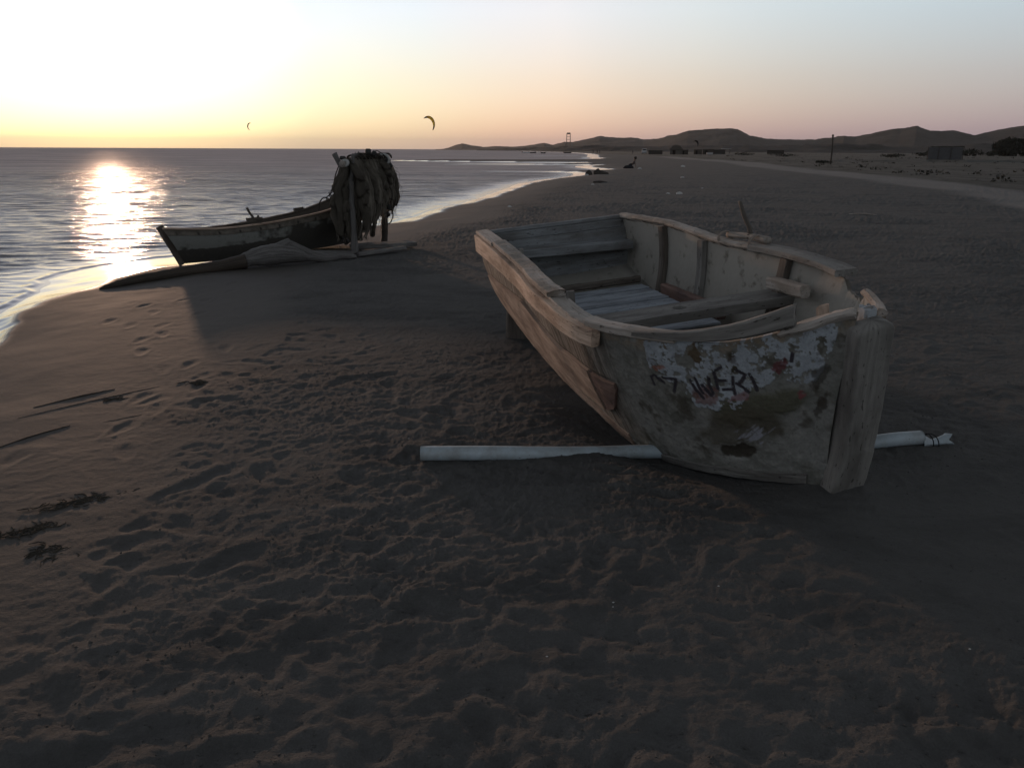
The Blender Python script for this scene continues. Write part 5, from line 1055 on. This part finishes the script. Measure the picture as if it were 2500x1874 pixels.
skinned('trousers', [(0, 0, .17), (-.22, -.14, .36), (-.42, -.15, .18), (-.25, .12, .33), (-.45, .15, .18)], [(0, 1), (1, 2), (0, 3), (3, 4)], [.185, .10, .08, .10, .08], m_cl, root); skinned('shirt', [(.02, 0, .3), (.08, 0, .5), (.13, 0, .66), (.16, -.19, .62), (.22, -.23, .45), (.16, .19, .62), (.06, .24, .48)], [(0, 1), (1, 2), (2, 3), (3, 4), (2, 5), (5, 6)], [.16, .155, .13, .08, .06, .08, .06], m_cl2, root)
skinned('hair', [(.22, 0, .93), (.20, 0, 1.0), (.26, 0, .86)], [(0, 1), (0, 2)], [.12, .11, .09], m_hair, root)
def stander(x, y, h, lab, seed, z=None):
    root = empty('person', (x, y, ground_at(x, y) if z is None else z)); tag(root, lab, 'person', 'people standing far away'); k = h/1.75
    v = [(0, 0, .95), (0, 0, 1.2), (0, 0, 1.42), (0, 0, 1.52), (0, 0, 1.66), (-.1, 0, .5), (-.12, 0, .05), (.1, .05, .5), (.13, .08, .05), (-.2, 0, 1.38), (-.26, 0, 1.1), (-.24, 0, .85), (.2, 0, 1.38), (.26, 0, 1.1), (.24, 0, .85)]
    skinned('body', [tuple(c*k for c in p) for p in v], [(0, 1), (1, 2), (2, 3), (3, 4), (0, 5), (5, 6), (0, 7), (7, 8), (2, 9), (9, 10), (10, 11), (2, 12), (12, 13), (13, 14)], [c*k for c in (.15, .14, .15, .06, .11, .085, .055, .085, .055, .06, .045, .035, .06, .045, .035)], m_cl, root)
stander(43.2, 450, 1.75, 'standing person, left of the three on the far beach', 1); stander(45.6, 452, 1.7, 'standing person in the middle of the three on the far beach', 2); stander(47.2, 455, 1.75, 'standing person, right of the three on the far beach', 3); stander(5.5, 520, 1.7, 'person wading far out near the moored boats', 4, z=WATER-.5); stander(50.5, 352, 1.6, 'standing person left of the thatched hut and right of the white truck', 5)
# ---- moored boats far out
def farboat(x, y, L_, lab, mat, rz, canopy_=False):
    root = empty('moored_boat', (x, y, WATER), rz); tag(root, lab, 'boat', 'boats moored off the far beach'); V_ = []; Fc = []; n = 13
    for i in range(n):
        f = i/(n-1); w_ = L_*.16*math.sin(math.pi*min(f*.8+.18, 1))**.7; zt_ = .55+.35*(2*f-1)**2*(1 if f > .5 else .5); l = (f-.5)*L_
        for (yy, zz) in ((-w_, zt_), (-w_*.6, -.1), (w_*.6, -.1), (w_, zt_), (w_*.8, zt_-.25), (-w_*.8, zt_-.25)): V_.append((l, yy, zz))
    for i in range(n-1):
        for j in range(6): Fc.append((i*6+j, i*6+(j+1) % 6, (i+1)*6+(j+1) % 6, (i+1)*6+j))
    Fc += [tuple(range(6))[::-1], tuple((n-1)*6+j for j in range(6))]; MB().add(V_, Fc).build('hull', mat, root)
    boxpart('outboard_motor', -L_*.53, -L_*.48, -.15, .15, .1, 1.0, m_kd, root)
farboat(7.3, 462, 4.2, 'white boat moored far out, left of the pair', m_white, .1); farboat(10.6, 466, 4.5, 'dark boat moored just right of the white one', m_kd, .2); farboat(15.3, 424, 2.6, 'small dark boat alone on the far water', m_kd, .4); farboat(31.5, 484, 4.5, 'low dark boat nearest the far beach', m_kd, .1)
# ---- flotsam and litter
def lump(x, y, sx, sy, sz, mat, lab, cat, seed, name, group=None, rz=0):
    bm = bmesh.new(); bmesh.ops.create_icosphere(bm, subdivisions=3, radius=1); V_ = np.array([v.co[:] for v in bm.verts]); Fc = [tuple(v.index for v in f.verts) for f in bm.faces]; bm.free()
    V_ = V_*(1+.45*fbm3(V_, 1.6, 3, seed)[:, None]); V_ = V_*np.array([sx, sy, sz])/1.0; V_[:, 2] = np.maximum(V_[:, 2], -.2*sz)
    o = MB().add(V_, Fc).build(name, mat, smooth=False); o.location = (x, y, ground_at(x, y)+sz*.15); o.rotation_euler[2] = rz; return tag(o, lab, cat, group)
m_litter = plain('pale_litter', (.42, .41, .39), .7, .3, .2, 20)
lump(5.5, 60.2, .28, .22, .32, m_pole, 'rounded dark lump at the left end of the flotsam near the far waterline', 'flotsam', 1, 'flotsam_lump')
lump(6.4, 60.6, .55, .2, .22, m_pole, 'long dark lump at the right end of the flotsam near the far waterline', 'flotsam', 2, 'flotsam_lump')
lump(6.15, 60.5, .22, .18, .40, m_pole, 'tall dark knob between the two flotsam lumps', 'flotsam', 5, 'flotsam_lump')
lump(11.2, 80.4, .5, .3, .28, m_cl, 'dark bag on the sand beside the sitting person', 'bag', 3, 'bag')
lump(4.55, 43.0, .42, .12, .10, m_pole, 'dark flat piece of flotsam halfway up the beach', 'flotsam', 4, 'flotsam_lump', rz=.5)
for k, (x, y, s_, lab) in enumerate([(11.5, 75.3, .2, 'white scrap below the sitting person'), (17.5, 85.6, .22, 'white scrap farthest right near the track'), (10.5, 51.3, .13, 'flat white scrap below the farthest one on the right'), (6.47, 32.0, .13, 'crumpled white bag on the sand above the stern of the large boat'), (6.05, 32.1, .08, 'grey scrap touching the crumpled white bag'), (-.09, 24.97, .07, 'pale scrap left of the large boat near the damp sand'), (3.9, 40.4, .09, 'pale scrap left of the dark flat flotsam'), (5.35, 60.0, .14, 'white scrap at the left foot of the rounded flotsam lump'), (8.5, 37, .05, 'small pale speck right of the crumpled bag')]):
    lump(x, y, s_, s_*.7, s_*.6, m_litter, lab, 'litter', 20+k, 'litter', 'scraps of litter on the beach')
# reed lying beyond the boat
P = np.array([(9.0, 21.9, ground_at(9, 21.9)+.02), (9.3, 21.75, ground_at(9, 21.9)+.05), (9.62, 21.6, ground_at(9, 21.9)+.02)]); mb = MB(); tube(mb, smooth_path(P-P[1], 5), .018, 6); o = mb.build('reed', mw_pale, smooth=True); o.location = P[1]; tag(o, 'pale bent reed on the sand beyond the large boat', 'reed')
# crumbs and clods of broken sand crust: far too many to count
cr_ = np.random.default_rng(31); n_ = 15000; cr = 1.75+9.5*cr_.random(n_)**1.5; ct = np.radians(cr_.uniform(-39, 39, n_)); cx_, cy_ = cr*np.sin(ct), cr*np.cos(ct)
pi_ = np.clip(np.searchsorted(lr, cr)-1, 0, len(lr)-2); pj_ = np.clip(np.searchsorted(th, ct)-1, 0, len(th)-2); cz_ = GZ[pi_, pj_]; ok_ = (DRY[pi_, pj_] > .6) & (fbm2(cx_*1.3, cy_*1.3, 3, 400) > -.25); cx_, cy_, cz_ = cx_[ok_], cy_[ok_], cz_[ok_]; n_ = len(cx_)
oct_ = np.array([(1, 0, 0), (-1, 0, 0), (0, 1, 0), (0, -1, 0), (0, 0, 1), (0, 0, -1)], float); of_ = np.array([(0, 2, 4), (2, 1, 4), (1, 3, 4), (3, 0, 4), (2, 0, 5), (1, 2, 5), (3, 1, 5), (0, 3, 5)])
sz_ = (.0016+.0060*cr_.random(n_)**4)[:, None, None]; Vc = oct_[None]*sz_*cr_.uniform(.6, 1.5, (n_, 6, 1))+cr_.normal(0, .12, (n_, 6, 3))*sz_; Vc[..., 2] *= .7; Vc += np.stack([cx_, cy_, cz_], -1)[:, None]
o = mesh('sand_clods', Vc.reshape(-1, 3), (of_[None]+np.arange(n_)[:, None, None]*6).reshape(-1, 3), m_sand); tag(o, kind='stuff', label='small crumbs of sand crust scattered over the trampled beach', cat='sand')
# shells / tiny pebbles near the camera
pr = np.random.default_rng(9)
SHL = ['upper of two touching white shell specks in the foreground centre', 'lower of two touching white shell specks in the foreground centre', 'white shell speck near the bottom edge left of centre', 'white shell speck right of the two touching specks', 'white shell speck on the sand to the right beyond the stem post', 'white shell speck in the boat shadow at the lower right', 'white shell speck at the bottom edge right of centre', 'white shell speck left of the pipe end', 'white shell speck on the smooth sand left of the pipe', 'white shell speck far right beyond the torn pipe end']
for k, (x, y) in enumerate([(.38, 2.63), (.375, 2.60), (.12, 2.3), (.80, 2.75), (2.1, 5.6), (2.6, 3.0), (1.55, 2.35), (-.6, 4.4), (-.9, 4.9), (3.2, 5.2)]):
    s_ = pr.uniform(.0035, .006); V_ = np.array([(s_, 0, 0), (-s_, 0, 0), (0, s_*.7, 0), (0, -s_*.7, 0), (0, 0, s_*.6), (0, 0, -s_*.5)])
    o = MB().add(V_, [(0, 2, 4), (2, 1, 4), (1, 3, 4), (3, 0, 4), (2, 0, 5), (1, 2, 5), (3, 1, 5), (0, 3, 5)]).build('shell_fragment', m_litter); o.location = (x, y, ground_at(x, y)+.03); tag(o, SHL[k], 'shell', 'shell fragments in the foreground')

# ---------------------------------------------------------------- evening haze over the whole bay
mh = bpy.data.materials.new('evening_haze'); mh.use_nodes = True; t = mh.node_tree; t.nodes.remove(t.nodes['Principled BSDF']); pv = N('ShaderNodeVolumePrincipled', t)
pv.inputs['Color'].default_value = (.9, .88, .86, 1); pv.inputs['Density'].default_value = 4.5e-5; pv.inputs['Anisotropy'].default_value = .3
t.links.new(pv.outputs[0], t.nodes['Material Output'].inputs['Volume'])
hb_ = 17000; V_ = [(x, y, z) for z in (-6, 190) for x, y in ((-hb_, -hb_), (hb_, -hb_), (hb_, hb_), (-hb_, hb_))]
hz = mesh('haze', V_, [(0, 3, 2, 1), (4, 5, 6, 7), (0, 1, 5, 4), (1, 2, 6, 5), (2, 3, 7, 6), (3, 0, 4, 7)], mh); tag(hz, kind='stuff', label='thin evening haze over the bay', cat='haze')
print('done')
